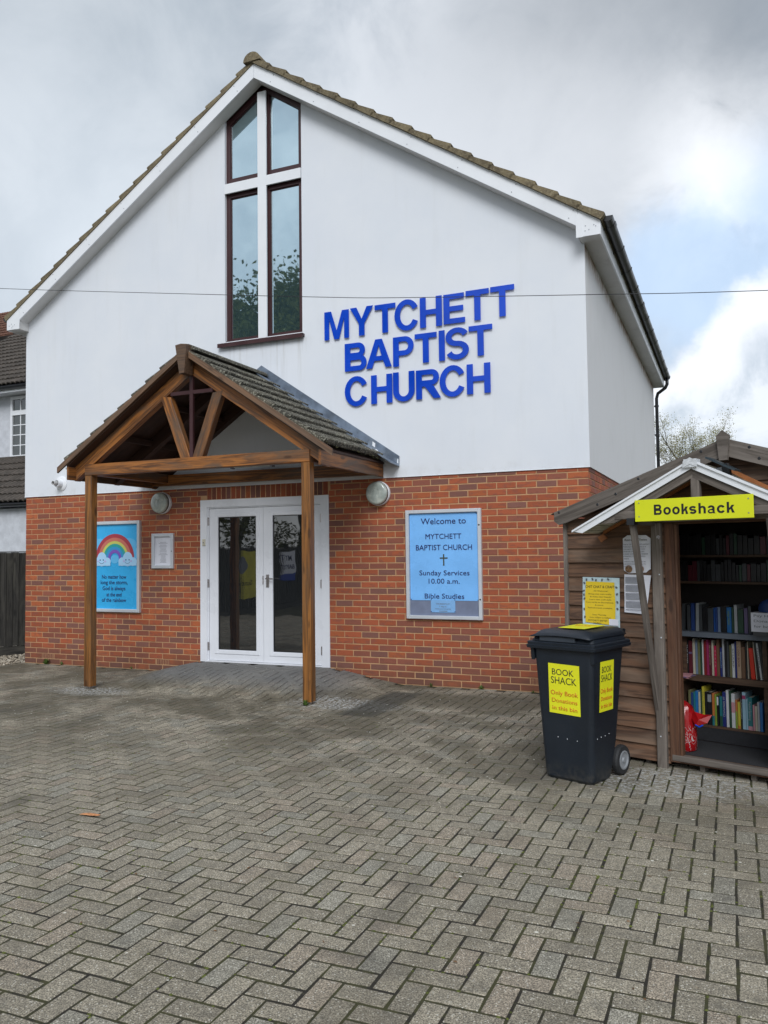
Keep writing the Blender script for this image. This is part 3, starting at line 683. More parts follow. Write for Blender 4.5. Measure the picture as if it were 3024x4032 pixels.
# bargeboards, soffits, box ends
YB = -.19
for sgn in (-1, 1):
    xe = 8.40 if sgn > 0 else -.20
    xi = 8.165 if sgn > 0 else .035
    poly = [(CXR, ZA), (xi, zb(xi)), (xi, 4.905), (xe, 4.905), (xe, zb(xe)+.205), (CXR, ZA+.205)]
    b_ = MB(); b_.prism([(CXR+.0015*sgn, ZA), (xi, zb(xi)), (xi, zb(xi)+.205), (CXR+.0015*sgn, ZA+.205)], YB-.018, YB)
    b_.build('bargeboard', M_upvc, church)
    b_ = MB(); b_.prism([(xi+.003*sgn, 4.906), (xe, 4.906), (xe, zb(xe)+.205), (xi+.003*sgn, zb(xi)+.20)], YB-.017, YB+.0)
    bo = b_.build('box_end', M_upvc, church)
    b2 = MB(); b2.prism([(xi-.02*sgn, 4.900), (xi+.05*sgn, 4.900), (xi+.05*sgn, zb(xi)+.12), (xi-.02*sgn, zb(xi)+.145)], YB-.022, YB-.018); b2.build('cover_strip', M_upvc, bo)
    b_ = MB(); b_.add([(CXR, YB, ZA+.004), (xi, YB, zb(xi)+.004), (xi, YR+.001, zb(xi)+.004), (CXR, YR+.001, ZA+.004)], [(0, 1, 2, 3)])
    b_.add([(xi, YB, 4.906), (xi, YR, 4.906), (xi, YR, zb(xi)+.05), (xi, YB, zb(xi)+.05)], [(0, 1, 2, 3)])
    b_.build('verge_soffit', M_soffit, church)
    b_ = MB(); x0, x1 = (8.17, 8.385) if sgn > 0 else (-.185, .03); b_.box(x0, x1, YB, 8.75, 4.906, 4.92); b_.build('eaves_soffit', M_soffit, church)
    b_ = MB(); x0, x1 = (8.385, 8.402) if sgn > 0 else (-.202, -.185); b_.box(x0, x1, YB-.0, 8.75, 4.90, 5.10); b_.build('fascia_board', M_upvc, church)
    # screws of the bargeboard
    b_ = MB(); k = .25
    while k < 4.0:
        for dz in (.045, .155):
            x = CXR+sgn*(k+(.0 if dz < .1 else .05)); b_.lathe([(.007, 0), (.006, .004)], frame((x, YB-.018, zb(x)+dz)), 6)
        k += .62
    for i in range(5): b_.lathe([(.007, 0), (.006, .004)], frame((xi+sgn*rnd(.07, .2), YB-.017, rnd(4.93, 5.03))), 6)
    b_.build('screw', plain('screw_cap', (.35, .37, .4), .5), church, kind='stuff')
    # roof deck + tiles
    ZT = ZA+.215
    b_ = MB(); xe2 = xe+.018*sgn
    b_.prism([(CXR, ZT), (xe2, ZT-SL*abs(xe2-CXR)), (xe2, ZT-.03-SL*abs(xe2-CXR)), (CXR, ZT-.03)], YB-.03, 8.8)
    b_.build('undercloak', M_verge, church)
    ang = math.atan(SL); n_t = 18; gauge = (abs(xe2-CXR)+.006)/math.cos(ang)/n_t
    bt = MB(); bt.prism([(-.02, -.03), (gauge*1.0, -.03), (gauge*1.03, 0), (gauge*1.03, .043), (gauge*.98, .050), (-.02, .014)], -.18, .15)
    vm = [bt.mesh('verge_tile', M_verge)]
    strip = MB()
    for i in range(n_t):
        s0 = i*gauge; x = CXR+sgn*s0*math.cos(ang); z = ZT-s0*math.sin(ang)+.004
        X = Vector((sgn*math.cos(ang), 0, -math.sin(ang))); tilt = R(3.2)
        Mr = Matrix.Rotation((ang)*sgn, 4, 'Y') if sgn > 0 else Matrix.Rotation(math.pi, 4, 'Z')@Matrix.Rotation(ang, 4, 'Y')
        M = Matrix.Translation((x, -.065, z+rnd(0, .004)))@Mr@Matrix.Rotation(rnd(-.01, .012), 4, 'Y')
        inst('roof_tile', vm[0], church, M)
        strip.prism([(-.02, 0), (gauge*1.03, 0), (gauge*1.03, .043), (gauge*.98, .050), (-.02, .014)], 0, 8.7, M=Matrix.Translation((x, .09 if sgn > 0 else 8.79, z))@Mr)
    strip.build('roof_tile', M_verge2, church, kind='stuff')
# ridge tiles
for i in range(20):
    b_ = MB(); nseg = 9
    ro = .125; y0 = -.26+i*.452; y1 = y0+.46
    po = [(CXR+ro*math.cos(math.pi*k/nseg), ZA+.215+ro*.95*math.sin(math.pi*k/nseg)-.02) for k in range(nseg+1)]
    pi_ = [(CXR+(ro-.018)*math.cos(math.pi*k/nseg), ZA+.215+(ro-.018)*.95*math.sin(math.pi*k/nseg)-.025) for k in range(nseg, -1, -1)]
    if i == 0: b_.prism(po, y0, y1)
    else: b_.prism(po+pi_, y0, y1)
    b_.build('ridge_tile', M_verge, church)
# gutters
def halfgutter(xc, zc, y0, y1, r_=.058):
    b_ = MB(); n_ = 10
    o = [(xc+r_*math.cos(math.pi+math.pi*k/n_), zc+r_*math.sin(math.pi+math.pi*k/n_)) for k in range(n_+1)]
    i_ = [(xc+(r_-.004)*math.cos(math.pi+math.pi*k/n_), zc+(r_-.004)*math.sin(math.pi+math.pi*k/n_)) for k in range(n_, -1, -1)]
    b_.prism(o+i_, y0, y1); b_.prism(o, y0-.004, y0); b_.prism(o, y1, y1+.004); return b_
for sgn, xc in ((1, 8.468), (-1, -.262)):
    gt = halfgutter(xc, 5.105, -.16, 8.72).build('gutter', M_black, church, smooth=False)
    for k in range(12):
        y = .02+k*.78; b_ = MB(); n_ = 8
        o = [(xc+.065*math.cos(math.pi+math.pi*q/n_), 5.109+.065*math.sin(math.pi+math.pi*q/n_)) for q in range(n_+1)]
        i_ = [(xc+.0585*math.cos(math.pi+math.pi*q/n_), 5.109+.0585*math.sin(math.pi+math.pi*q/n_)) for q in range(n_, -1, -1)]
        b_.prism(o+i_, y, y+(.035 if k % 4 else .12)); b_.box(xc-sgn*.065, xc-sgn*.054, y, y+.03, 5.03, 5.12); b_.build('gutter_bracket', M_black, gt)
b_ = MB(); b_.tube([(8.468, 8.55, 5.05), (8.468, 8.55, 4.93), (8.43, 8.57, 4.86), (8.28, 8.59, 4.76), (8.25, 8.6, 4.66), (8.25, 8.6, .1)], .034, 10)
dp = b_.build('downpipe', M_black, church, smooth=True)
for z in (4.5, 3.9, 3.1, 2.2, 1.2): b_ = MB(); b_.lathe([(.042, -.02), (.042, .02)], Matrix.Translation((8.25, 8.6, z)), 10); b_.box(8.2, 8.25, 8.57, 8.63, z-.012, z+.012); b_.build('pipe_clip', M_black, dp)

# window with the white cross
win = MB()
for x0, x1 in ((WL, WL+.06), (WR-.06, WR)): win.prism([(x0, WB), (x1, WB), (x1, zb(x1)+.04), (x0, zb(x0)+.04)], .028, .09)
win.box(4.03, 4.19, .028, .09, WB, 7.68)
win.box(WL+.06, 4.03, .0285, .0895, WB, WB+.04); win.box(4.19, WR-.06, .0285, .0895, WB, WB+.04)
win.box(WL+.06, 4.03, .0285, .0895, 6.29, 6.55); win.box(4.19, WR-.06, .0285, .0895, 6.29, 6.55)
win.prism([(WL+.06, zb(WL+.06)-.06), (4.03, zb(4.03)-.06), (4.03, zb(4.03)+.03), (WL+.06, zb(WL+.06)+.03)], .0288, .0892)
win.prism([(4.19, zb(4.19)-.06), (WR-.06, zb(WR-.06)-.06), (WR-.06, zb(WR-.06)+.03), (4.19, zb(4.19)+.03)], .0288, .0892)
wo = win.build('window', M_maroon, church)
for x0, x1, z0, z1 in ((WL+.06, 4.03, WB+.04, 6.29), (4.19, WR-.06, WB+.04, 6.29), (WL+.06, 4.03, 6.55, None), (4.19, WR-.06, 6.55, None)):
    b_ = MB(); t0, t1 = (z1, z1) if z1 else (zb(x0)-.06, zb(x1)-.06)
    b_.prism([(x0, z0), (x1, z0), (x1, t1), (x0, t0)], .055, .062); b_.build('pane', M_winglass, wo)
    b_ = MB(); tw = .012                                  # glazing bead
    b_.box(x0, x0+tw, .046, .054, z0, t0); b_.box(x1-tw, x1, .046, .054, z0, t1); b_.box(x0+tw, x1-tw, .0462, .0538, z0, z0+tw)
    b_.prism([(x0+tw, t0-tw), (x1-tw, t1-tw), (x1-tw, t1), (x0+tw, t0)], .0463, .0537); b_.build('glazing_bead', M_maroon, wo)
b_ = MB(); b_.box(WL-.08, WR+.032, -.075, .03, WB-.062, WB-.028); b_.box(WL-.08, WR+.032, -.08, -.06, WB-.082, WB-.03); b_.box(WL+.002, WR-.002, -.0, .028, WB-.028, WB+.012); b_.build('sill', M_maroon, wo)
b_ = MB(); b_.box(4.042, 4.170, -.03, -.008, WB-.012, 7.60); b_.build('cross_upright', M_upvc, church)
for x0, x1 in ((3.525, 4.0415), (4.1705, 4.678)): b_ = MB(); b_.box(x0, x1, -.0295, -.008, 6.335, 6.465); b_.build('cross_arm', M_upvc, church)
b_ = MB(); b_.box(4.05, 4.16, -.008, .03, 4.4, 7.5); b_.box(3.6, 4.6, -.0075, .03, 6.36, 6.44); b_.build('cross_backing', M_maroon, church)
b_ = MB(); b_.tube([(4.125, -.02, WB-.02), (4.12, -.03, WB-.06), (4.16, -.032, WB-.05), (4.18, -.032, WB-.07)], .004, 5); b_.build('loose_wire', M_upvc, church)

# double doors
fr = MB(); fy0, fy1 = -.012, .06
fr.box(DX0, DX0+.105, fy0, fy1, DZ0, DZ1); fr.box(DX1-.105, DX1, fy0, fy1, DZ0, DZ1); fr.box(DX0+.105, DX1-.105, fy0+.0005, fy1, DZ1-.098, DZ1)
fr.box(DX0+.105, DX0+.122, .004, .06, DZ0, DZ1-.098); fr.box(DX1-.122, DX1-.105, .004, .06, DZ0, DZ1-.098); fr.box(DX0+.122, DX1-.122, .0045, .06, DZ1-.114, DZ1-.098)
fr.box(DX0+.105, DX1-.105, -.004, .06, DZ0, DZ0+.018)
fro = fr.build('door_frame', M_upvc_door, church)
for k, (x0, x1, gx0, gx1) in enumerate(((3.246, 4.072, 3.385, 3.965), (4.076, 4.904, 4.214, 4.765))):
    z0, z1, gz0, gz1 = .172, 2.150, .31, 2.037
    d_ = MB(); dy0, dy1 = .016, .058
    d_.box(x0, gx0, dy0, dy1, z0, z1); d_.box(gx1, x1, dy0, dy1, z0, z1); d_.box(gx0, gx1, dy0+.0004, dy1, z0, gz0); d_.box(gx0, gx1, dy0+.0004, dy1, gz1, z1)
    e = .055                                            # raised moulding round the glass
    for q in ((gx0-e, gx0, gz0-e, gz1+e), (gx1, gx1+e, gz0-e, gz1+e), (gx0, gx1, gz0-e, gz0), (gx0, gx1, gz1, gz1+e)):
        d_.cbox(q[0], q[1], .006, .0158, q[2], q[3], .006)
    do = d_.build('door', M_upvc_door, church)
    b_ = MB(); b_.box(gx0, gx1, .032, .04, gz0, gz1); b_.build('pane', M_doorglass, do)
    b_ = MB()
    for q in ((gx0, gx0+.009, gz0, gz1), (gx1-.009, gx1, gz0, gz1), (gx0+.009, gx1-.009, gz0, gz0+.009), (gx0+.009, gx1-.009, gz1-.009, gz1)): b_.box(q[0], q[1], .024, .0318, q[2], q[3])
    b_.build('seal', M_black, do)
    for z in (.35, 1.17, 1.985):
        hx = x0-.012 if k == 0 else x1+.012
        b_ = MB(); b_.tube([(hx, .004, z-.055), (hx, .004, z+.055)], .008, 8); b_.box(hx-.016, hx+.016, .0035, .008, z-.05, z+.05); b_.build('hinge', M_steel, do)
    if k == 1:
        b_ = MB(); b_.cbox(4.118, 4.162, .002, .012, 1.125, 1.285, .003); b_.tube([(4.14, .005, 1.235), (4.14, -.045, 1.235), (4.16, -.05, 1.235), (4.245, -.05, 1.232)], .009, 8); b_.box(4.135, 4.145, .0005, .003, 1.15, 1.175)
        b_.build('handle', M_steel, do)
        b_ = MB(); b_.box(4.064, 4.0755, .008, .014, 1.16, 1.27); b_.build('lock_plate', M_steel, do)
        b_ = MB(); b_.box(4.66, 4.75, .027, .031, 1.14, 1.44); b_.build('paper_notice', M_paper, do)
b_ = MB(); b_.cbox(DX0+.04, DX0+.082, -.03, -.012, 1.667, 1.752, .005)
bell = b_.build('doorbell', plain('cream_plastic', (.60, .57, .45), .4)); tag(bell, 'cream doorbell push on the left jamb of the white doors', 'doorbell')
b_ = MB(); b_.lathe([(.008, 0), (.007, .004)], frame((DX0+.061, -.03, 1.705)), 12); b_.build('button', M_greyink, bell)

# ------------------------------------------------------------ things fixed to the facade
def bulkhead(x, z, label):
    t = thing('bulkhead_lamp', label, 'wall lamp', (x, -.003, z), group='round bulkhead lamps beside the porch')
    Mz = Matrix.Rotation(R(90), 4, 'X')
    b_ = MB(); b_.lathe([(.145, 0), (.148, .02), (.145, .045), (.135, .05)], Mz, 36); b_.build('base', M_upvc, t, smooth=False)
    b_ = MB(); b_.lathe([(.134, .05), (.140, .053), (.140, .062), (.136, .064)], Mz, 36); b_.build('gasket', M_black, t)
    b_ = MB(); b_.lathe([(.138, .0645), (.138, .09), (.130, .104), (.112, .112), (.06, .116), (.0, .117)], Mz, 36); b_.build('diffuser', M_lampglass, t, smooth=True)
    b_ = MB()
    for q in (-.05, .01): 
        pts = [(q+.0, -.1165, -.05), (q, -.1185, .03), (q+.02, -.119, .055), (q+.04, -.1185, .03), (q+.04, -.1165, -.05)]
        b_.tube(pts, .0045, 6)
    b_.build('moulded_loop', M_lampglass, t)
    return t
bulkhead(2.508, 2.252, 'round white bulkhead lamp on the brick left of the doors, by the left porch post')
bulkhead(5.712, 2.256, 'round white bulkhead lamp on the brick right of the doors, above the welcome poster')
fl = thing('flue_terminal', 'white round boiler flue sticking out of the white wall at far left', 'flue', (.70, YR, 2.60))
b_ = MB(); Mz = Matrix.Rotation(R(90), 4, 'X'); b_.lathe([(.105, 0), (.105, .012), (.085, .02), (.06, .022)], Mz, 28); b_.build('wall_collar', M_upvc, fl)
b_ = MB(); b_.lathe([(.052, .02), (.052, .10), (.042, .10), (.042, .05), (.001, .05)], Mz, 24); b_.build('pipe', M_upvc, fl)
b_ = MB(); b_.lathe([(.029, .05), (.029, .165), (.024, .165), (.024, .06), (.001, .06)], Mz, 20); b_.build('inner_pipe', plain('grey_pipe', (.5, .5, .5), .4), fl)

FF = frame((0, 0, 0))                                   # facade frame: x right, y up, z towards the street
LET = [('M',5.010,5.346,4.188,4.541,0),('Y',5.363,5.675,4.194,4.546,0),('T',5.694,5.966,4.191,4.540,0),('C',5.953,6.252,4.184,4.556,0),('H',6.279,6.553,4.189,4.548,0),('E',6.573,6.834,4.196,4.545,0),('T',6.845,7.121,4.198,4.553,0),('T',7.138,7.416,4.205,4.557,0),
       ('B',5.287,5.579,3.769,4.112,1),('A',5.572,5.910,3.774,4.122,1),('P',5.929,6.193,3.762,4.117,1),('T',6.208,6.483,3.773,4.123,1),('I',6.509,6.582,3.773,4.130,1),('S',6.593,6.873,3.769,4.143,1),('T',6.874,7.153,3.784,4.136,1),
       ('C',5.282,5.579,3.332,3.699,2),('H',5.636,5.912,3.338,3.687,2),('U',5.923,6.199,3.337,3.693,2),('R',6.217,6.526,3.343,3.688,2),('C',6.511,6.812,3.340,3.707,2),('H',6.842,7.122,3.349,3.696,2)]
word = ['MYTCHETT', 'BAPTIST', 'CHURCH']; ordn = ['first', 'second', 'third', 'fourth', 'fifth', 'sixth', 'seventh', 'last']
rowi = [0, 0, 0]
for ch, x0, x1, z0, z1, r_ in LET:
    i = rowi[r_]; rowi[r_] += 1
    o = glyph(ch, x0, x1, z0, z1, .074 if ch != 'I' else x1-x0, .060, FF, M_blue, None, 'wall_letter', .036, .008)
    od = 'last' if i == len(word[r_])-1 else ordn[i]
    tag(o, 'blue raised letter %s, %s letter of %s in the %s line on the white wall' % (ch, od, word[r_], ('top', 'middle', 'bottom')[r_]), 'letter', 'blue raised letters of the church name on the white wall')

# poster cases
def case(name, label, x0, x1, z0, z1, bar, depth, back, group='framed display cases on the brick wall', fr_mat=None):
    t = thing(name, label, 'poster case', ((x0+x1)/2, -.004, z0), group=group); T = Matrix.Translation((-(x0+x1)/2, .004, -z0))
    fm = fr_mat or M_alu
    b_ = MB(); d = depth
    for q in ((x0, x0+bar, z0, z1), (x1-bar, x1, z0, z1), (x0+bar, x1-bar, z0, z0+bar), (x0+bar, x1-bar, z1-bar, z1)):
        b_.cbox(q[0], q[1], -d, -.004, q[2], q[3], .006, M=T)
    b_.build('frame', fm, t)
    b_ = MB(); b_.box(x0+bar, x1-bar, -d*.35, -.005, z0+bar, z1-bar, M=T); b_.build('backboard', back, t)
    return t, T, -d*.35
gloss = lambda name, c, dirt=None: plain(name, c, .28, .06, 3, dirt=dirt)
M_pbl = gloss('pale_blue_poster', (.20, .50, .95)); M_felt = plain('grey_felt', (.17, .20, .29), .9, .1, 8)
t, T, yf = case('welcome_poster_case', 'aluminium framed pale blue welcome poster on the brick right of the doors', 6.058, 6.978, .772, 2.040, .042, .052, M_felt)
FP = T@frame((0, yf, 0))
b_ = MB(); n_ = 10                                      # slightly wavy sheet
vs = []; 
for j in range(n_+1):
    for i in range(n_+1):
        x = 6.104+(6.93-6.104)*i/n_; z = .988+(1.995-.988)*j/n_; vs.append(T@Vector((x, yf-.004-.003*noise.noise(Vector((x*5, z*4, 0))), z)))
b_.add(vs, [(j*(n_+1)+i, j*(n_+1)+i+1, (j+1)*(n_+1)+i+1, (j+1)*(n_+1)+i) for j in range(n_) for i in range(n_)])
sheet = b_.build('poster_sheet', M_pbl, t, smooth=True)
def ln(s, x0, x1, base, cap, mat=M_navy, par=None, Fm=None, **k): return lettering(s, Fm or FP, x0, x1, base, cap, mat, par, **k)
K = dict(lift=.0085, offset=0)
ln('Welcome to', 6.246, 6.796, 1.872, .070, par=sheet, **K); ln('MYTCHETT', 6.302, 6.738, 1.699, .060, par=sheet, **K)
ln('BAPTIST CHURCH', 6.181, 6.864, 1.570, .062, par=sheet, **K); ln('Sunday Services', 6.219, 6.829, 1.279, .057, par=sheet, **K)
ln('10.00 a.m.', 6.333, 6.710, 1.183, .058, par=sheet, **K); ln('Bible Studies', 6.282, 6.761, 1.011, .057, par=sheet, **K)
b_ = MB(); b_.box(6.514, 6.529, yf-.0095, yf-.0085, 1.389, 1.522, M=T); b_.box(6.474, 6.570, yf-.0094, yf-.0086, 1.470, 1.484, M=T); b_.build('printed_cross', plain('bronze_ink', (.05, .06, .03), .5), sheet)
b_ = MB(); b_.box(6.356, 6.652, yf-.006, yf-.002, .851, .992, M=T); slip = b_.build('paper_slip', gloss('pale_blue_slip', (.22, .45, .78)), t)
K2 = dict(lift=.0065, offset=.0)
ln('THURSDAYS AT', 6.42, 6.585, .940, .018, M_greyink, slip, **K2); ln('7.30p.m.', 6.455, 6.55, .910, .017, M_greyink, slip, **K2)
ln('PHONE SARAH FOR DETAILS', 6.405, 6.60, .885, .011, M_greyink, slip, **K2); b_ = MB(); b_.box(6.455, 6.555, yf-.0068, yf-.0062, .862, .870, M=T); b_.build('printed_line', M_greyink, slip)
for x, z in ((6.112, .997), (6.36, .997), (6.648, .997), (6.925, .997), (6.92, 1.985), (6.36, .86), (6.648, .86)):
    b_ = MB(); b_.lathe([(.006, 0), (.005, .004), (.001, .006)], T@frame((x, yf-.006, z)), 8); b_.build('pin', M_navy, t)
for z in (1.85, 1.005): b_ = MB(); b_.lathe([(.010, 0), (.009, .003), (.001, .004)], T@frame((6.957, -.052, z)), 10); b_.build('lock', M_black, t)

M_cyan = gloss('cyan_poster', (.045, .42, .80), ((.03, .34, .72), .4))
t, T, yf = case('rainbow_poster_case', 'aluminium framed turquoise rainbow poster partly behind the left porch post', 1.278, 2.138, .768, 2.028, .045, .052, M_cyan)
FP = T@frame((0, yf, 0)); rcx, rcz = 1.69, 1.545
paint = {k: plain(k+'_print', c_, .35, .04) for k, c_ in dict(red=(.40, .05, .07), coral=(.58, .18, .13), yellow=(.58, .60, .14), teal=(.03, .36, .33), blue=(.04, .30, .60), purple=(.20, .10, .48), cloud=(.40, .66, .90), softcloud=(.13, .50, .84), blush=(.45, .45, .75)).items()}
def arc(r_o, r_i, mat, lift, nm='rainbow_band'):
    b_ = MB(); n_ = 28; o = []; 
    for k in range(n_+1):
        a = math.pi*k/n_; sy = .99; o.append((rcx+r_o*math.cos(a), rcz-.03+(r_o*1.0)*math.sin(a)))
    i_ = [(rcx+r_i*math.cos(math.pi*k/n_), rcz-.03+r_i*math.sin(math.pi*k/n_)) for k in range(n_, -1, -1)]
    drop = .085*(1-(r_o-.1)/.35)
    o = [(o[0][0], o[0][1]-drop)]+o+[(o[-1][0], o[-1][1]-drop)]; i_ = [(i_[0][0], i_[0][1]-drop)]+i_+[(i_[-1][0], i_[-1][1]-drop)]
    b_.prism(o+i_, yf-lift-.0006, yf-lift, M=T); b_.build(nm, mat, t)
rad = [.338, .285, .237, .200, .160, .118, .072]
def disc(b_, x, z, rx, rz, lift, n_=20): b_.prism([(x+rx*math.cos(2*math.pi*k/n_), z+rz*math.sin(2*math.pi*k/n_)) for k in range(n_)], yf-lift-.0006, yf-lift, M=T)
for i, (x, z, rx, rz) in enumerate(((1.93, 1.70, .14, .09), (1.99, 1.58, .10, .11), (1.42, 1.72, .10, .07), (1.69, 1.50, .075, .06))): b_ = MB(); disc(b_, x, z, rx, rz, .0005+.0008*i); b_.build('printed_cloud', paint['softcloud'], t)
for i, k in enumerate(('red', 'coral', 'yellow', 'teal', 'blue', 'purple')): arc(rad[i], rad[i+1], paint[k], .004+.0002*i)
for sx in (-1, 1):
    cx0 = rcx+sx*.228; cz = 1.455; li = .0056
    b_ = MB(); disc(b_, cx0, cz+.045, .085, .10, li); disc(b_, cx0-.095, cz+.01, .065, .06, li+.0008); disc(b_, cx0+.095, cz+.01, .065, .06, li+.0016); b_.box(cx0-.155, cx0+.155, yf-li-.0032, yf-li-.0024, cz-.045, cz+.01, M=T)
    cl_ = b_.build('printed_cloud', paint['cloud'], t)
    b_ = MB(); disc(b_, cx0-.028, cz+.035, .009, .010, .0095, 12); disc(b_, cx0+.028, cz+.035, .009, .010, .0095, 12)
    b_.tube([T@Vector((cx0+.045*math.cos(a), yf-.0095, cz+.02+.035*math.sin(a))) for a in [R(200+14*k) for k in range(11)]], .0025, 4); b_.build('printed_face', M_navy, cl_)
    b_ = MB(); disc(b_, cx0-.062, cz+.018, .018, .014, .0095, 12); disc(b_, cx0+.062, cz+.018, .018, .014, .0095, 12); b_.build('printed_cheek', paint['blush'], cl_)
K = dict(lift=.0015, offset=.012)
for s, x0, x1, bz in (('No matter how', 1.461, 1.894, 1.230), ('long the storm,', 1.440, 1.915, 1.153), ('God is always', 1.473, 1.877, 1.070), ('at the end', 1.544, 1.809, .984), ('of the rainbow', 1.463, 1.891, .908)): ln(s, x0, x1, bz, .054, M_navy, t, **K)

t, T, yf = case('small_notice_case', 'small white framed notice case between the rainbow poster and the doors', 2.333, 2.693, 1.368, 1.842, .046, .04, M_paper, fr_mat=M_alu)
FP = T@frame((0, yf, 0)); b_ = MB(); zz = 1.725
for i in range(18):
    if i in (2, 5, 9): zz -= .008
    w = (.05, .075, .05, .07, .055, .05, .045, .06, .055, .055, .075, .04, .04, .035, .045, .05, .04, .055)[i]
    b_.box(2.515-w, 2.515+w, yf-.001, yf-.0004, zz-.004, zz, M=T); zz -= .0145
b_.build('printed_text', M_greyink, t, kind='stuff')
b_ = MB(); b_.lathe([(.007, 0), (.006, .004)], T@frame((2.672, -.04, 1.60)), 10); b_.build('lock', M_black, t)

# ------------------------------------------------------------ porch
porch = thing('timber_porch', 'stained timber porch canopy with mossy tiled gable over the church doors', 'porch', (4.085, 0, 0))
porch.location = (0, 0, 0)
PC = 4.085
for x in (2.62, 5.536):
    po_ = beam('post', (x, -1.468, .03), (x, -1.468, 2.498), .100, .104, M_porch2, porch, up=(0, 1, 0), c=.006)
    b_ = MB(); b_.box(x-.02, x+.02, -1.49, -1.45, -.01, .031); b_.build('post_shoe', M_steel, porch)
beam('tie_beam', (2.571, -1.468, 2.5665), (5.586, -1.468, 2.5665), .106, .133, M_porch, porch, c=.006)
for s in (-1, 1):
    beam('strut', (PC+s*.083, -1.46, 2.635), (PC+s*.355, -1.46, 3.34), .085, .125, M_porch, porch, up=(s, 0, 0), plumb=(0.38*s*s, .5), c=.005)
    # principal rafter
    S_ = .667
    for nm, yy, mt_ in (('rafter', -1.455, M_porch), ('rafter', -.062, M_porchshade), ('rafter', -.78, M_porchshade)):
        b_ = MB(); L = 1.688; X = Vector((s*math.cos(math.atan(S_)), 0, -math.sin(math.atan(S_)))).normalized()
        M = Matrix((X, Vector((0, 1, 0)), X.cross(Vector((0, 1, 0))) if s > 0 else -X.cross(Vector((0, 1, 0))))).transposed().to_4x4()
        M = Matrix.Translation((PC+s*.001, yy, 3.635))@M; Mi = M.inverted()
        pts = [(PC+s*.001, 3.57), (PC+s*L, 3.57-S_*L), (PC+s*L, 3.735-S_*L), (PC+s*.001, 3.735)]
        vs = [Mi@Vector((x, yy+dy, z)) for dy in (-.045, .045) for x, z in pts]
        b_.add(vs, [(0, 1, 2, 3), (7, 6, 5, 4), (0, 4, 5, 1), (1, 5, 6, 2), (2, 6, 7, 3), (3, 7, 4, 0)]); b_.build(nm, mt_, porch, M=M)
    # barge board, tile-batten board under the verge
    def slant(name, zt, zb_, y0, y1, mat, x0=.0, x1=1.825):
        X = Vector((s*math.cos(math.atan(.673)), 0, -math.sin(math.atan(.673)))); Y = Vector((0, 1, 0)); Z = X.cross(Y)*(1)
        M = Matrix((X, Y, X.cross(Y))).transposed().to_4x4(); M.translation = Vector((PC, y0, zt)); Mi = M.inverted(); b_ = MB()
        P = [(PC+s*x0, zt-.673*x0), (PC+s*x1, zt-.673*x1), (PC+s*x1, zb_-.673*x1), (PC+s*x0, zb_-.673*x0)]
        vs = [Mi@Vector((x, y, z)) for y in (y0, y1) for x, z in P]
        b_.add(vs, [(0, 1, 2, 3), (7, 6, 5, 4), (0, 4, 5, 1), (1, 5, 6, 2), (2, 6, 7, 3), (3, 7, 4, 0)]); return b_.build(name, mat, porch, M=M)
    slant('bargeboard', 3.832, 3.764, -1.643, -1.618, M_barge, .07)
    slant('soffit_board', 3.768, 3.748, -1.616, -.002, M_porchshade, .002, 1.70)
    b_ = MB(); xa, xb_ = PC+s*1.66, PC+s*1.689; beam('eaves_board', (PC+s*1.677, -1.625, 2.528), (PC+s*1.677, -.018, 2.528), .026, .156, M_porch, porch)
    beam('wall_plate', (PC+s*1.451, -1.41, 2.565), (PC+s*1.451, -.11, 2.565), .09, .12, M_porch, porch)
    for q in (.55, 1.1): zq = 3.70-.667*q; beam('purlin', (PC+s*q, -1.41, zq-.03), (PC+s*q, -.11, zq-.03), .045, .07, M_porchshade, porch)
beam('wall_beam', (2.42, -.07, 2.548), (5.75, -.07, 2.548), .10, .14, M_porch, porch)
b_ = MB(); b_.prism([(4.005-PC, 3.862), (4.08-PC, 3.872), (4.155-PC, 3.862), (4.125-PC, 3.545), (4.060-PC, 3.540)], -1.68, -1.53, M=Matrix.Translation((PC, 0, 0)))
b_.build('key_block', M_barge, porch)
b_ = MB(); b_.box(4.066, 4.110, -1.505, -1.475, 2.634, 3.56); cv = b_.build('cross_upright', M_maroon, porch)
for x0, x1 in ((3.806, 4.0655), (4.1105, 4.372)): b_ = MB(); b_.box(x0, x1, -1.504, -1.476, 3.345, 3.385); b_.build('cross_arm', M_maroon, porch)
# tiles: interlocking, ribbed
def tile_mesh(name, mat, w=.30, l=.34, ribs=6, amp=.019, th=.050):
    """local X down the slope, Y across, Z up"""
    b_ = MB(); n_ = ribs*4; top = []; 
    prof = []
    for k in range(n_+1):
        ph = (k % 4); h = amp*(0, .9, 1, .9)[ph]; prof.append((-w/2+w*k/n_, h))
    vs = []
    for x, zo in ((0, .004), (l*.5, .025), (l, .046)):
        for y, h in prof: vs.append((x, y, h+zo))
    for y, h in prof: vs.append((l, y, h+.046-th))
    m_ = n_+1; fs = [(j*m_+k, j*m_+k+1, (j+1)*m_+k+1, (j+1)*m_+k) for j in range(3) for k in range(n_)]
    e0 = len(vs); vs += [(0, -w/2, -.012), (l, -w/2, .006), (0, w/2, -.012), (l, w/2, .006)]
    fs += [(0, m_, 2*m_, e0+1, e0), (n_, m_+n_, 2*m_+n_, e0+3, e0+2)]
    b_.add(vs, fs); return b_.mesh(name, mat)
PT = tile_mesh('roof_tile', M_porchtile); gauge = .2405; a_ = math.atan(.673)
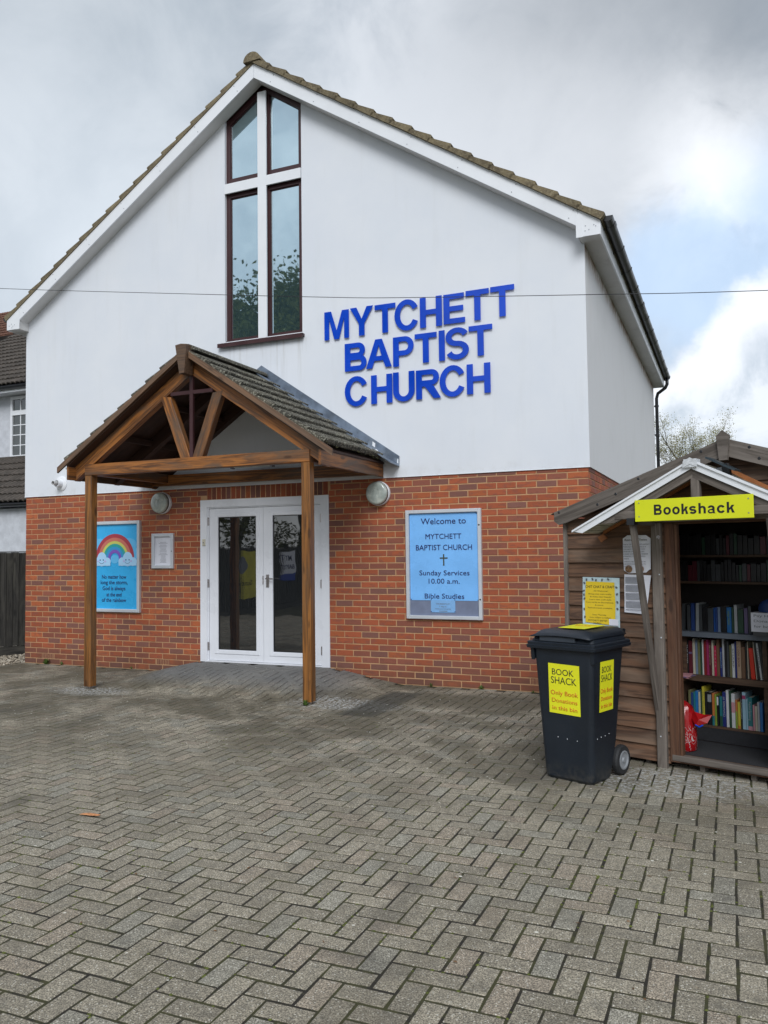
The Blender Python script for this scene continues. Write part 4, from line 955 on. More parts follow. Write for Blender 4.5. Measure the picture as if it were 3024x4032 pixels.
for s in (-1, 1):
    for i in range(9):
        for j in range(5):
            s0 = -.03+i*gauge if i else .0
            if i == 8: s0 = .0+7*gauge+.28
            if i == 8: continue
            s0 = .02+i*gauge+.02
            x = PC+s*s0*math.cos(a_); z = 3.812-s0*math.sin(a_); y = -1.475+j*.297
            Mr = Matrix.Rotation(a_, 4, 'Y') if s > 0 else Matrix.Rotation(math.pi, 4, 'Z')@Matrix.Rotation(a_, 4, 'Y')
            if y > -.05: continue
            inst('roof_tile', PT, porch, Matrix.Translation((x, y, z+rnd(0, .005)))@Mr@Matrix.Rotation(rnd(-.01, .01), 4, 'Z'))
for i in range(4):
    b_ = MB(); nn = 8; y0 = -1.60+i*.385; po2 = [(PC+.115*math.cos(math.pi*k/nn), 3.815+.072*math.sin(math.pi*k/nn)) for k in range(nn+1)]
    b_.prism(po2, y0, y0+.39); b_.build('ridge_tile', M_porchtile, porch)
b_ = MB()      # moss lumps on the porch tiles
for _ in range(420):
    q = rnd(.1, 1.85); y = rnd(-1.6, -.2); s = 1 if random.random() < .7 else -1; gg = (q/math.cos(a_)) % gauge
    blobmesh(b_, (PC+s*q, y, 3.845-.673*q+.004), rnd(.006, .017), .5)
b_.build('moss', plain('roof_moss', (.10, .10, .045), .95, .5, 30), porch, kind='stuff')
# lead flashing, two lengths each side
for s in (-1, 1):
    for (q0, q1) in ((.0, .84), (.82, 1.90)):
        b_ = MB(); P0_, P1_ = PC+s*q0, PC+s*q1; d_ = .0 if q0 == 0 else -.003
        za, zc = 3.975-.675*q0, 3.975-.675*q1
        def W3(x, z): return (x, z)
        b_.add([(P0_, YR-.004+d_, za), (P1_, YR-.004+d_, zc), (P1_, YR-.006+d_, zc-.125), (P0_, YR-.006+d_, za-.125),
                (P0_, YR-.29, za-.108), (P1_, YR-.29, zc-.108),
                (P0_, YR-.017+d_, za), (P1_, YR-.017+d_, zc), (P0_, YR-.02+d_, za-.115), (P1_, YR-.02+d_, zc-.115), (P0_, YR-.29, za-.094), (P1_, YR-.29, zc-.094)],
               [(0, 1, 7, 6), (6, 7, 9, 8), (8, 9, 11, 10), (10, 11, 5, 4), (1, 2, 9, 7), (0, 6, 8, 3), (2, 5, 11, 9), (3, 8, 10, 4), (2, 3, 4, 5), (0, 3, 2, 1)])
        b_.build('flashing', M_lead, porch)
b_ = MB()
for q, dz, w_, h_ in ((1.56, -.035, .035, .05), (1.60, -.10, .03, .02), (1.88, -.045, .012, .05), (1.85, -.13, .02, .02)):
    x = PC+q; z = 3.975-.675*q+dz; b_.prism([(x, z), (x+w_, z-w_*.7), (x+w_*.9, z-w_*.7-h_), (x-.004, z-h_)], YR-.024, YR-.021)
b_.build('white_tape', M_upvc, porch)
tl = thing('batten_light', 'white fluorescent batten light under the porch roof', 'light', (4.18, -.40, 2.60)); T_ = Matrix.Translation((-4.18, .40, -2.60))
b_ = MB(); b_.box(3.90, 4.47, -.44, -.38, 2.66, 2.70, M=T_); b_.build('housing', M_upvc, tl); b_ = MB(); b_.tube([T_@Vector((3.93, -.41, 2.635)), T_@Vector((4.44, -.41, 2.635))], .018, 10); b_.build('tube', M_lampglass, tl)
b_ = MB(); b_.box(4.455, 4.485, -.445, -.375, 2.61, 2.702, M=T_); b_.box(3.885, 3.91, -.445, -.375, 2.61, 2.702, M=T_); b_.build('end_cap', M_greyink, tl)

# overhead cable
pts = [(-4.5, 5.86), (-1.5, 5.30), (1.709, 4.73), (4.382, 4.292), (6.022, 4.030), (6.796, 3.918), (8.64, 3.692), (9.896, 3.549), (13.5, 3.20)]
cb = MB(); P = []
for i in range(len(pts)-1):
    for k in range(6):
        t_ = k/6; p0 = pts[max(i-1, 0)]; p1 = pts[i]; p2 = pts[i+1]; p3 = pts[min(i+2, len(pts)-1)]
        q = [.5*((2*p1[a])+(-p0[a]+p2[a])*t_+(2*p0[a]-5*p1[a]+4*p2[a]-p3[a])*t_*t_+(-p0[a]+3*p1[a]-3*p2[a]+p3[a])*t_**3) for a in (0, 1)]
        P.append((q[0], -2, q[1]))
cb.tube(P, .0030, 6); o = cb.build('overhead_cable', M_black, smooth=True); tag(o, 'thin black overhead cable crossing in front of the gable', 'cable')
# ------------------------------------------------------------ shed (local frame: x along its front, y into it)
SHR = -0.34103384
SH = Matrix.Translation((9.1, -2.7, 0))@Matrix.Rotation(SHR, 4, 'Z')
shed = thing('garden_shed', 'brown timber book shed with open front, white trimmed canopy and overlapping boards', 'shed', mat=SH)
G = .1095; ZB0 = .033; SW0, SW1, SD = -.75, 1.79, 1.75; SC = .515; OP0, OP1 = .115, .755; SLP = .338
def zroof(s): return 2.17-SLP*abs(s-SC)          # underside line of the bargeboards
def board(x0, x1, z, name='board', tip0=None, tip1=None, y=0, mat=None):
    """feather-edged board, long axis local X"""
    b_ = MB(); a, b2 = (tip0 if tip0 is not None else x0), (tip1 if tip1 is not None else x1)
    M = Matrix.Translation((x0, y, z)); j = rnd(-.0015, .0015); L = x1-x0
    vs = [(0, -.021+j, 0), (L, -.021+j, 0), (L, .004, 0), (0, .004, 0), (a-x0, -.002+j, G+.012), (b2-x0, -.002+j, G+.012), (b2-x0, .006, G+.012), (a-x0, .006, G+.012), (0, -.0145+j, -.001), (L, -.0145+j, -.001)]
    b_.add(vs[:8], [(0, 1, 5, 4), (3, 2, 1, 0), (4, 5, 6, 7), (7, 6, 2, 3), (0, 4, 7, 3), (1, 2, 6, 5)])
    return b_.build(name, mat or M_shed, shed, M=M@Matrix.Rotation(rnd(-.002, .002), 4, 'Y'))
k = 0
while True:
    z = ZB0+k*G; k += 1
    if z > 2.2: break
    zt = z+G
    if z < 1.70:
        board(SW0, OP0-.075, z); board(OP1+.07, SW1, z)
    else:
        w = (2.17-z)/SLP; w2 = (2.17-zt)/SLP; x0, x1 = max(SW0, SC-w), min(SW1, SC+w)
        if w <= .03: break
        board(x0, x1, z, tip0=max(SW0, SC-w2) if w2 > 0 else SC, tip1=min(SW1, SC+w2) if w2 > 0 else SC)
b_ = MB()          # sides, back, inside skin
for x in (SW0, SW1-.02): b_.box(x, x+.02, .03, SD, .05, 1.76)
b_.box(SW0+.02, SW1-.02, SD-.02, SD, .05, 1.76); b_.prism([(SW0+.02, 1.76), (SW1-.02, 1.76), (SC, 2.15)], SD-.02, SD)
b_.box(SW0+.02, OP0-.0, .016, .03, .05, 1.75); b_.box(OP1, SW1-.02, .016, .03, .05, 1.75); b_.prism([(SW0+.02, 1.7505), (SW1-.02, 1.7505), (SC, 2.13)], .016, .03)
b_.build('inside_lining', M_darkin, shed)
for i in range(16):                       # cladding of the side that looks at the church
    z = ZB0+i*G
    if z > 1.70: break
    b_ = MB(); b_.add([(0, -.014, 0), (SD-.02, -.014, 0), (SD-.02, 0, G+.01), (0, 0, G+.01), (0, .004, 0), (SD-.02, .004, 0)], [(0, 1, 2, 3), (0, 4, 5, 1)])
    M = Matrix.Translation((SW0, SD, z))@Matrix.Rotation(R(-90), 4, 'Z'); b_.build('board', M_shed, shed, M=M)
for x in (SW0-.008, SW1+.008): beam('corner_post', (x, -.018, .03), (x, -.018, 1.78), .032, .034, M_shedgrey, shed, up=(0, 1, 0))
# floor, joists, sill
b_ = MB(); b_.box(SW0+.02, SW1-.02, .03, SD-.02, .055, .098); b_.build('floor', M_shelf, shed)
b_ = MB(); b_.box(SW0+.05, SW1-.05, .035, .50, .0985, .104); b_.build('carpet', M_carpet, shed)
beam('sill', (OP0-.055, -.008, .079), (OP1+.03, -.008, .079), .05, .042, M_shedgrey, shed)
beam('sill_underboard', (OP0-.055, .0, .052), (OP1+.03, .0, .052), .04, .010, M_shedbrown, shed)
for x in (-.6, -.15, .245, .587, 1.0, 1.45): beam('joist', (x, .03, .022), (x, SD-.05, .022), .034, .046, M_shedgrey, shed)
# opening frame
beam('jamb', (.078, -.012, .05), (.078, -.012, 1.80), .034, .070, M_shedbrown, shed, up=(1, 0, 0))
beam('jamb_lining', (.122, .004, .10), (.122, .004, 1.74), .05, .018, M_shedbrown, shed, up=(1, 0, 0))
beam('jamb', (OP1+.035, -.012, .05), (OP1+.035, -.012, 1.80), .034, .070, M_shedbrown, shed, up=(1, 0, 0))
beam('lintel', (OP0-.07, -.010, 1.765), (OP1+.07, -.010, 1.765), .036, .075, M_shedbrown, shed)
po1 = beam('canopy_post', (-.010, -.032, .0), (-.010, -.032, 1.74), .040, .072, M_shedgrey, shed, up=(1, 0, 0), c=.006)
po2_ = beam('canopy_post', (.86, -.032, .0), (.86, -.032, 1.74), .040, .072, M_shedgrey, shed, up=(1, 0, 0), c=.006)
for x, z, rad_ in ((.012, 1.637, .014), (.012, 1.37, .005), (.012, .92, .006), (-.012, .22, .005)):
    b_ = MB(); Mz = Matrix.Translation((x, -.052, z))@Matrix.Rotation(R(90), 4, 'X'); b_.lathe([(rad_, 0), (rad_, .003), (rad_*.55, .0032), (rad_*.55, .009), (.0005, .010)], Mz, 12)
    b_.build('bolt', M_steel if rad_ > .01 else M_alu, shed)
# main roof: bargeboards, finial, felt
for s in (-1, 1):
    a_ = math.atan(SLP); X = Vector((s*math.cos(a_), 0, -math.sin(a_)))
    def slab(name, z_top, z_bot, y0, y1, L, mat, chamfer=True, x0=0.0):
        M = Matrix((X, Vector((0, 1, 0)), X.cross(Vector((0, 1, 0))))).transposed().to_4x4(); M.translation = Vector((SC, y0, z_top)); Mi = M.inverted()
        P = [(SC+s*x0, z_top-SLP*x0), (SC+s*L, z_top-SLP*L), (SC+s*L, z_bot-SLP*L+.05), (SC+s*(L-.04), z_bot-SLP*(L-.04)+.008), (SC+s*(L-.10), z_bot-SLP*(L-.10)), (SC+s*x0, z_bot-SLP*x0)] if chamfer else [(SC+s*x0, z_top-SLP*x0), (SC+s*L, z_top-SLP*L), (SC+s*L, z_bot-SLP*L), (SC+s*x0, z_bot-SLP*x0)]
        n_ = len(P); vs = [Mi@Vector((x, y, z)) for y in (y0, y1) for x, z in P]; b_ = MB()
        b_.add(vs, [tuple(range(n_)), tuple(range(2*n_-1, n_-1, -1))]+[(i, i+n_, (i+1) % n_+n_, (i+1) % n_) for i in range(n_)]); return b_.build(name, mat, shed, M=M)
    slab('bargeboard', 2.296, 2.176, -.100, -.078, 1.325, M_shedgrey)
    slab('roof_board', 2.290, 2.272, -.077, SD+.06, 1.34, M_shed, False)
    slab('roofing_felt', 2.2945, 2.2905, -.092, SD+.08, 1.36, plain('roof_felt', (.06, .06, .058), .95, .2, 20, .5, 200), False, .001)
    for q, dz in ((.16, .09), (.22, .03), (.62, .09), (.95, .03), (1.28, .095), (.80, .05)):
        b_ = MB(); x = SC+s*q; b_.lathe([(.011, 0), (.009, .0015), (.0005, .002)], Matrix.Translation((x, -.1005, 2.184+dz-SLP*q))@Matrix.Rotation(R(90), 4, 'X'), 8); b_.build('knot', M_black, shed)
b_ = MB(); b_.prism([(SC-.046, 2.312), (SC-.006, 2.348), (SC+.040, 2.312), (SC+.024, 2.145), (SC-.030, 2.145)], -.128, -.101); b_.build('finial', M_shedgrey, shed)
# canopy over the opening
CS, CT = .405, -.40; CSL = .503
cutl = lambda nm: {'white_trim': .075, 'canopy_rafter': .19}.get(nm, 0)
for s in (-1, 1):
    a_ = math.atan(CSL); L = .878; X = Vector((s*math.cos(a_), 0, -math.sin(a_)))
    def slab2(name, z_top, z_bot, y0, y1, L, mat, x0=0, yb=None):
        M = Matrix((X, Vector((0, 1, 0)), X.cross(Vector((0, 1, 0))))).transposed().to_4x4(); M.translation = Vector((CS, y0, z_top)); Mi = M.inverted()
        P = [(CS+s*x0, z_top-CSL*x0), (CS+s*L, z_top-CSL*L), (CS+s*(L-cutl(name)), z_bot-CSL*(L-cutl(name))), (CS+s*x0, z_bot-CSL*x0)]
        vs = [Mi@Vector((x, y, z)) for y in (y0, y1) for x, z in P]; b_ = MB()
        b_.add(vs, [(0, 1, 2, 3), (7, 6, 5, 4), (0, 4, 5, 1), (1, 5, 6, 2), (2, 6, 7, 3), (3, 7, 4, 0)]); return b_.build(name, mat, shed, M=M)
    slab2('white_trim', 2.128, 2.078, CT-.006, CT, L, M_upvc, .002)
    slab2('white_trim_lip', 2.138, 2.124, CT-.018, CT+.03, L+.004, M_upvc, .002)
    slab2('twinwall_sheet', 2.122, 2.112, CT+.001, -.02, L-.01, M_poly)
    slab2('canopy_rafter', 2.110, 2.02, CT+.012, CT+.05, L-.13, M_shedgrey)
    slab2('wall_batten', 2.110, 2.085, -.045, -.022, L-.05, M_orangewood)
    for k in range(13):
        q = .03+k*.066
        b_ = MB(); b_.box(CS+s*q-.001, CS+s*q+.001, CT+.02, -.03, 2.108-CSL*q, 2.1125-CSL*q); b_.build('sheet_rib', M_poly, shed)
b_ = MB(); b_.box(CS-.042, CS+.040, CT-.024, CT+.05, 2.085, 2.140); b_.prism([(CS-.05, 2.082), (CS-.045, 2.128), (CS, 2.15), (CS+.045, 2.128), (CS+.05, 2.082), (CS, 2.106)], CT-.027, CT-.0245); b_.build('ridge_tape', plain('silver_tape', (.60, .62, .64), .35, .2, 40, .4, 90), shed)
beam('king_post', (CS+.013, CT+.035, 1.86), (CS+.013, CT+.035, 2.07), .045, .056, M_shedgrey, shed, up=(1, 0, 0))
beam('king_post', (CS+.12, -.035, 1.78), (CS+.12, -.035, 2.06), .03, .05, M_shedbrown, shed, up=(1, 0, 0))
beam('canopy_beam', (-.15, CT+.030, 1.790), (.965, CT+.030, 1.790), .045, .055, M_shedgrey, shed)
beam('canopy_beam', (-.05, -.045, 1.775), (.87, -.045, 1.775), .03, .06, M_shedgrey, shed)
for x in (-.035, .865):
    beam('strut', (x, -.015, .355), (x, -.355, 1.735), .036, .050, M_shedgrey, shed, up=(0, 1, 0), plumb=(.0, .0), c=.006)
    beam('canopy_side_beam', (x, CT+.05, 1.745), (x, -.05, 1.745), .04, .045, M_shedgrey, shed)
b_ = MB(); b_.box(-.058, -.003, CT-.002, CT+.055, 1.722, 1.768); b_.build('corner_block', M_black, shed)
b_ = MB(); b_.prism([(.50, 2.095), (.52, 2.105), (1.16, 1.745), (1.16, 1.675), (1.14, 1.675)], -.10, -.085); b_.build('orange_batten', M_orangewood, shed)
b_ = MB(); b_.prism([(-.462, 1.648), (-.415, 1.672), (-.385, 1.640), (-.435, 1.608)], -.060, -.046); b_.build('orange_batten', M_orangewood, shed)
# bookcase
M_case = M_shelf
YF = .52
def sheet_box(name, x0, x1, y0, y1, z0, z1, mat):
    L = Matrix.Translation((x0, y0, z0)); b_ = MB(); b_.box(0, x1-x0, 0, y1-y0, 0, z1-z0); return b_.build(name, mat, shed, M=L)
sheet_box('kickboard', SW0+.03, SW1-.03, YF, YF+.02, .104, .205, M_carpet)
sheet_box('shelf', SW0+.03, SW1-.03, YF-.005, YF+.24, .206, .222, M_case)
sheet_box('shelf', -.03, SW1-.03, YF-.02, YF+.24, .548, .592, M_case)
sheet_box('shelf', SW0+.03, -.031, .12, YF+.24, .549, .591, M_case)
sheet_box('shelf', -.06, SW1-.03, YF-.06, YF+.24, .885, .922, M_greyshelf)
sheet_box('shelf', SW0+.03, -.061, .12, YF+.24, .886, .921, M_greyshelf)
for z in (1.285, 1.485): sheet_box('shelf', SW0+.03, SW1-.03, YF+.0, YF+.24, z, z+.018, M_case)
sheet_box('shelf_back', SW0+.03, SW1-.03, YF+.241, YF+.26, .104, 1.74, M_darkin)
for x in (.512, 1.2): 
    for z0, z1 in ((.223, .547), (.593, .884)): sheet_box('shelf_upright', x, x+.03, YF+.002, YF+.24, z0, z1, M_case)
sheet_box('shelf_upright', -.075, -.045, YF+.002, YF+.24, .593, .884, M_case); sheet_box('shelf_upright', -.10, -.07, YF+.002, YF+.24, .223, .547, M_case)
# books
CLR = dict(black=(.012, .012, .014), maroon=(.10, .015, .025), cream=(.45, .42, .33), blue_grey=(.16, .21, .30), olive=(.15, .15, .07), dark_green=(.02, .06, .035), white=(.55, .57, .58), dark_red=(.22, .015, .02), magenta=(.30, .03, .11), crimson=(.42, .01, .06), brown=(.15, .08, .045), navy=(.015, .025, .15), grey=(.26, .28, .29), tan=(.40, .29, .20), bright_red=(.62, .03, .01), pale_blue=(.28, .45, .55), teal=(.02, .16, .18), blue=(.02, .14, .38), yellow=(.48, .42, .04), orange=(.45, .15, .04), lime_green=(.20, .30, .04), pink=(.50, .25, .28), dark_blue=(.02, .05, .18), dark_grey=(.05, .055, .06), purple=(.13, .10, .20), deep_blue=(.01, .06, .24), pale_grey=(.38, .40, .42))
M_bk = {k: plain(k+'_cover', c_, .45, .08, 12) for k, c_ in CLR.items()}
M_page = plain('book_pages', (.42, .39, .32), .9, .05, 60)
def book(x0, x1, z, h, colr, label, y=YF+.012, lean=0, band=None, title=None, tint_k=1, depth=.15):
    w = max(x1-x0-.0012, .006)
    t = thing('book', label, 'book', group='books on the shelves of the shed', mat=SH@Matrix.Translation(((x0+x1)/2, y, z))@Matrix.Rotation(lean, 4, 'Y'))
    b_ = MB(); b_.cbox(-w/2, w/2, 0, .006, 0, h, .0012); b_.box(-w/2, -w/2+.002, .006, depth, 0, h); b_.box(w/2-.002, w/2, .006, depth, 0, h); b_.build('cover', M_bk[colr], t)
    b_ = MB(); b_.box(-w/2+.002, w/2-.002, .0065, depth-.004, .003, h-.003); b_.build('pages', M_page, t)
    if band:
        b_ = MB(); a0, a1, bc = band; b_.box(-w/2+.0005, w/2-.0005, -.0010, -.0002, h*a0, h*a1); b_.build('spine_band', M_bk[bc], t)
    if title:
        Ft = Matrix.Translation((0, -.0004, 0))@frame((0, 0, 0), (0, 0, -1), (1, 0, 0)); tm = M_bk[title[1]] if title[1] in M_bk else M_paper
        lettering(title[0], Ft, -h*.86, -h*.30, -w*.26, w*.52, tm, t, name='spine_title', depth=.0006, lift=.0008, offset=.0)
    return t
def wd(s): return s.replace('_', ' ')
ORD = 'first second third fourth fifth sixth seventh eighth ninth tenth eleventh twelfth thirteenth fourteenth fifteenth sixteenth seventeenth eighteenth nineteenth twentieth twenty-first twenty-second twenty-third twenty-fourth twenty-fifth twenty-sixth twenty-seventh twenty-eighth twenty-ninth thirtieth thirty-first thirty-second thirty-third thirty-fourth thirty-fifth thirty-sixth thirty-seventh thirty-eighth'.split()
used_lab = {}
def uniq(base, extra):
    s = base
    if s in used_lab: s = base+' '+extra
    n_ = used_lab.get(s, 0); used_lab[s] = n_+1
    return s
def shelf_run(rows, shelf_words, zfun, plane):
    prev = None
    for i, r_ in enumerate(rows):
        x0, x1, h, colr = r_[:4]; opt = r_[4] if len(r_) > 4 else {}
        lab = '%s book, %s from the left on the %s' % (wd(colr), ORD[i], shelf_words)+(', after the %s one' % wd(prev) if prev else '')
        book(x0, x1, zfun, max(h, .08), colr, lab, y=plane, **opt); prev = colr
low = [(-0.047, -0.028, 0.243, 'olive'), (-0.027, -0.009, 0.226, 'dark_blue'), (-0.008, 0.007, 0.234, 'teal'), (0.007, 0.028, 0.242, 'blue'), (0.03, 0.046, 0.237, 'cream'), (0.046, 0.057, 0.252, 'dark_green'), (0.058, 0.077, 0.281, 'yellow', {'title': ('TRAVELLING', 'olive')}), (0.078, 0.097, 0.243, 'black', {'band': (0.05, 0.12, 'yellow')}), (0.1, 0.13, 0.244, 'black', {'band': (0.7, 0.93, 'grey')}), (0.133, 0.152, 0.239, 'orange', {'band': (0, 0.3, 'teal')}), (0.153, 0.166, 0.231, 'lime_green'), (0.168, 0.182, 0.22, 'black', {'band': (0.7, 0.98, 'white')}), (0.188, 0.209, 0.22, 'teal', {'band': (0, 0.35, 'dark_green')}), (0.21, 0.236, 0.256, 'navy', {'title': ('LE SERDNACI', 'pale_grey')}), (0.237, 0.257, 0.272, 'white'), (0.258, 0.274, 0.269, 'dark_green'), (0.275, 0.301, 0.251, 'white', {'band': (0.45, 0.75, 'pink')}), (0.303, 0.319, 0.209, 'orange', {'band': (0.0, 0.6, 'lime_green')}), (0.32, 0.339, 0.194, 'yellow', {'band': (0.0, 0.12, 'orange')}), (0.341, 0.352, 0.248, 'black', {'title': ('EL PSICOANALISTA', 'white')}), (0.353, 0.379, 0.269, 'pale_blue', {'band': (0.82, 0.92, 'magenta')}), (0.38, 0.392, 0.224, 'pale_blue'), (0.392, 0.424, 0.238, 'teal', {'title': ('Practical Gardening', 'pale_grey'), 'band': (0, 0.12, 'pink')}), (0.426, 0.44, 0.185, 'pink'), (0.441, 0.458, 0.179, 'cream'), (0.459, 0.474, 0.21, 'pale_grey'), (0.475, 0.496, 0.209, 'blue')]
shelf_run(low, 'lowest shelf', .223, YF+.012)
up = [(-0.054, -0.036, 0.258, 'black', {'title': ('THE BOSS', 'white')}), (-0.034, -0.005, 0.253, 'maroon', {'band': (0.6, 0.66, 'purple')}), (-0.003, 0.016, 0.27, 'cream'), (0.018, 0.035, 0.259, 'blue_grey'), (0.036, 0.054, 0.264, 'olive'), (0.055, 0.068, 0.246, 'dark_green'), (0.069, 0.08, 0.268, 'white'), (0.082, 0.102, 0.257, 'dark_red'), (0.103, 0.121, 0.268, 'magenta'), (0.122, 0.139, 0.263, 'maroon', {'title': ('Rumpole', 'tan')}), (0.141, 0.157, 0.264, 'cream'), (0.158, 0.177, 0.226, 'crimson', {'title': ('* * * * *', 'cream')}), (0.178, 0.2, 0.273, 'brown'), (0.203, 0.219, 0.214, 'navy', {'title': ('Shopaholic', 'pale_blue')}), (0.22, 0.236, 0.281, 'pale_grey'), (0.237, 0.252, 0.268, 'black'), (0.253, 0.27, 0.266, 'dark_grey'), (0.273, 0.289, 0.24, 'olive'), (0.29, 0.31, 0.25, 'white', {'title': ('SHARP', 'dark_grey')}), (0.311, 0.324, 0.266, 'navy'), (0.325, 0.356, 0.271, 'tan', {'title': ('COOK BOOK', 'maroon')}), (0.358, 0.385, 0.232, 'brown'), (0.387, 0.399, 0.263, 'black'), (0.4, 0.408, 0.272, 'cream')]
shelf_run(up, 'brown shelf', .593, YF+.012)
for x0, x1, h, colr, lean, o_ in ((0.424, 0.454, 0.226, 'bright_red', -.06, {}), (0.459, 0.467, 0.272, 'cream', -.07, {}), (0.47, 0.487, 0.273, 'black', -.09, {}), (0.488, 0.503, 0.268, 'white', -.10, dict(title=('HARDY', 'dark_grey')))):
    book(x0, x1, .594, h, colr, '%s book leaning left beside the upright on the brown shelf' % wd(colr), lean=lean, **o_)
mid = [(-0.088, -0.065, 0.202, 'dark_grey', {'lean': 0.05}), (-0.041, -0.016, 0.195, 'dark_grey'), (-0.011, 0.016, 0.208, 'dark_blue'), (0.023, 0.048, 0.212, 'grey', {'lean': 0.03}), (0.051, 0.075, 0.201, 'dark_grey'), (0.08, 0.117, 0.181, 'black'), (0.118, 0.159, 0.176, 'dark_grey'), (0.161, 0.176, 0.18, 'deep_blue'), (0.177, 0.192, 0.184, 'dark_blue'), (0.193, 0.212, 0.186, 'blue_grey'), (0.216, 0.257, 0.192, 'black'), (0.259, 0.293, 0.187, 'blue', {'title': ('Ledge Walker', 'lime_green')}), (0.295, 0.311, 0.188, 'dark_green'), (0.313, 0.336, 0.207, 'pale_grey'), (0.339, 0.38, 0.176, 'dark_green'), (0.384, 0.411, 0.186, 'purple'), (0.413, 0.436, 0.202, 'dark_grey')]  # some covers picked darker, so the dimness of the shed sits in their colour
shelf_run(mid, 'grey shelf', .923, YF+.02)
random.seed(21)
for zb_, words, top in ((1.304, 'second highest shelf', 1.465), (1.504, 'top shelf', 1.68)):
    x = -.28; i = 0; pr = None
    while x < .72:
        w = rnd(.02, .045); h = rnd(.12, .165); cc_ = random.choice(['black', 'dark_grey', 'black', 'dark_green', 'black', 'maroon', 'black', 'black'])  # near-black covers stand in for the deep shade at the top of the shed
        lab = '%s book darkened for shade, %s from the left on the %s' % (wd(cc_), ORD[i], words); book(x, x+w, zb_, h, cc_, lab, y=YF+.02); x += w+.0015; i += 1; pr = cc_
for z_, words in ((.223, 'lowest shelf'), (.593, 'brown shelf')):
    x = .545; i = 0; pr = None
    while x < .72:
        w = rnd(.02, .04); cc_ = random.choice(['cream', 'pale_blue', 'navy', 'dark_red', 'white', 'brown', 'teal'])
        lab = '%s book, %s one right of the upright on the %s' % (wd(cc_), ORD[i], words); book(x, x+w, z_, rnd(.19, .25), cc_, lab); x += w+.0015; i += 1; pr = cc_
for i, (x, cc_) in enumerate(((-.135, 'teal'), (-.165, 'grey'), (-.195, 'dark_green'), (-.225, 'olive'))):
    book(x-.022, x, .223, .20-.01*i, cc_, '%s book low in the left corner behind the red bag' % wd(cc_), y=.50)
# flat pink magazines on the left arm of the shelf
t = thing('magazine_stack', 'pink magazines lying flat on the left arm of the brown shelf', 'magazines', mat=SH@Matrix.Translation((-.02, .36, .5925)))
for i, (cc_, a_) in enumerate((('pink', .1), ('purple', -.15), ('pink', .25))): b_ = MB(); b_.box(-.09, .07, -.07, .08, i*.006, i*.006+.005, M=Matrix.Rotation(a_, 4, 'Z')); b_.build('magazine', M_bk[cc_], t)
# pay here box and blue bag
t = thing('donation_box', 'white donation box lettered Pay Here standing on the grey edged shelf', 'donation box', mat=SH@Matrix.Translation((.565, .40, .925)))
b_ = MB(); b_.box(-.085, .13, .0, .12, .03, .165); b_.build('box', M_paper, t); b_ = MB(); b_.box(-.075, .12, .005, .115, .0, .03); b_.build('plinth', M_bk['dark_grey'], t)
Fb = frame((0, 0, 0))
for s_, z_ in (('Pay Here', .135), ('Donation', .098), ('for books', .06)): lettering(s_, Fb, -.065, .095, z_, .018, M_greyink, t, depth=.0006, lift=.0006, offset=0)
t = thing('blue_bag', 'dark blue folded bag on top of the white donation box', 'bag', mat=SH@Matrix.Translation((.60, .47, 1.092)))
b_ = MB(); vs = []; n_ = 9
for j in range(5):
    for i in range(n_): a_ = 2*math.pi*i/n_; q = (1, 1.06, 1, .85, .25)[j]*(1+.12*noise.noise(Vector((i, j*2, 1)))); vs.append((.085*q*math.cos(a_), .05*q*math.sin(a_), j*.026*(1+.1*math.sin(i))))
b_.add(vs, [(j*n_+i, j*n_+(i+1) % n_, (j+1)*n_+(i+1) % n_, (j+1)*n_+i) for j in range(4) for i in range(n_)]+[tuple(range(4*n_, 5*n_))]); b_.build('cloth', M_bk['dark_blue'], t, smooth=True)
# red gift bag
t = thing('red_bag', 'shiny red and white patterned plastic bag on the shed floor by the left jamb', 'bag', mat=SH@Matrix.Translation((.078, .15, .105)))
mt, n, b = material('red_plastic', .22); M_redbag = mt; p = coords(n, 'Object'); vo = n.n('ShaderNodeTexVoronoi'); vo.inputs['Scale'].default_value = 22; n.l(coords(n, 'Object', (1.2, 1.2, .6)), vo.inputs['Vector'])
s3 = n.n('ShaderNodeSeparateXYZ'); n.l(p, s3.inputs[0])
wm = n.math('MULTIPLY', n.ramp(n.math('ABSOLUTE', n.math('SUBTRACT', n.noise(coords(n, 'Object', (1, 1, .5)), 30, 1, .4, 1.5), .5)), .018, .03, 1, 0), n.ramp(s3.outputs[2], .17, .20, 1, 0)); c = n.mix(wm, (.30, .006, .008), (.45, .38, .38)); n.l(c, b.inputs['Base Color'])
b_ = MB(); vs = []; n_ = 20; rings = [(0, .95, 0), (.01, 1.05, 0), (.08, 1.1, .0), (.16, 1.05, .0), (.22, 1.0, .0), (.27, .86, .0), (.31, .66, -.005), (.335, .40, -.01), (.35, .18, -.01)]
for j, (z, q, dx) in enumerate(rings):
    for i in range(n_):
        a_ = 2*math.pi*i/n_; wv = 1+(.16+.35*(j > 4))*noise.noise(Vector((math.cos(a_)*3, math.sin(a_)*3, z*17)))+.04*math.sin(5*a_+z*30); vs.append((dx+.075*q*wv*math.cos(a_), .075*q*wv*math.sin(a_), z+.012*noise.noise(Vector((i*.9, j, 4)))*(j > 3)))
b_.add(vs, [(j*n_+i, j*n_+(i+1) % n_, (j+1)*n_+(i+1) % n_, (j+1)*n_+i) for j in range(len(rings)-1) for i in range(n_)]+[tuple(range(n_-1, -1, -1)), tuple(range((len(rings)-1)*n_, len(rings)*n_))]); b_.build('bag_body', M_redbag, t, smooth=True)
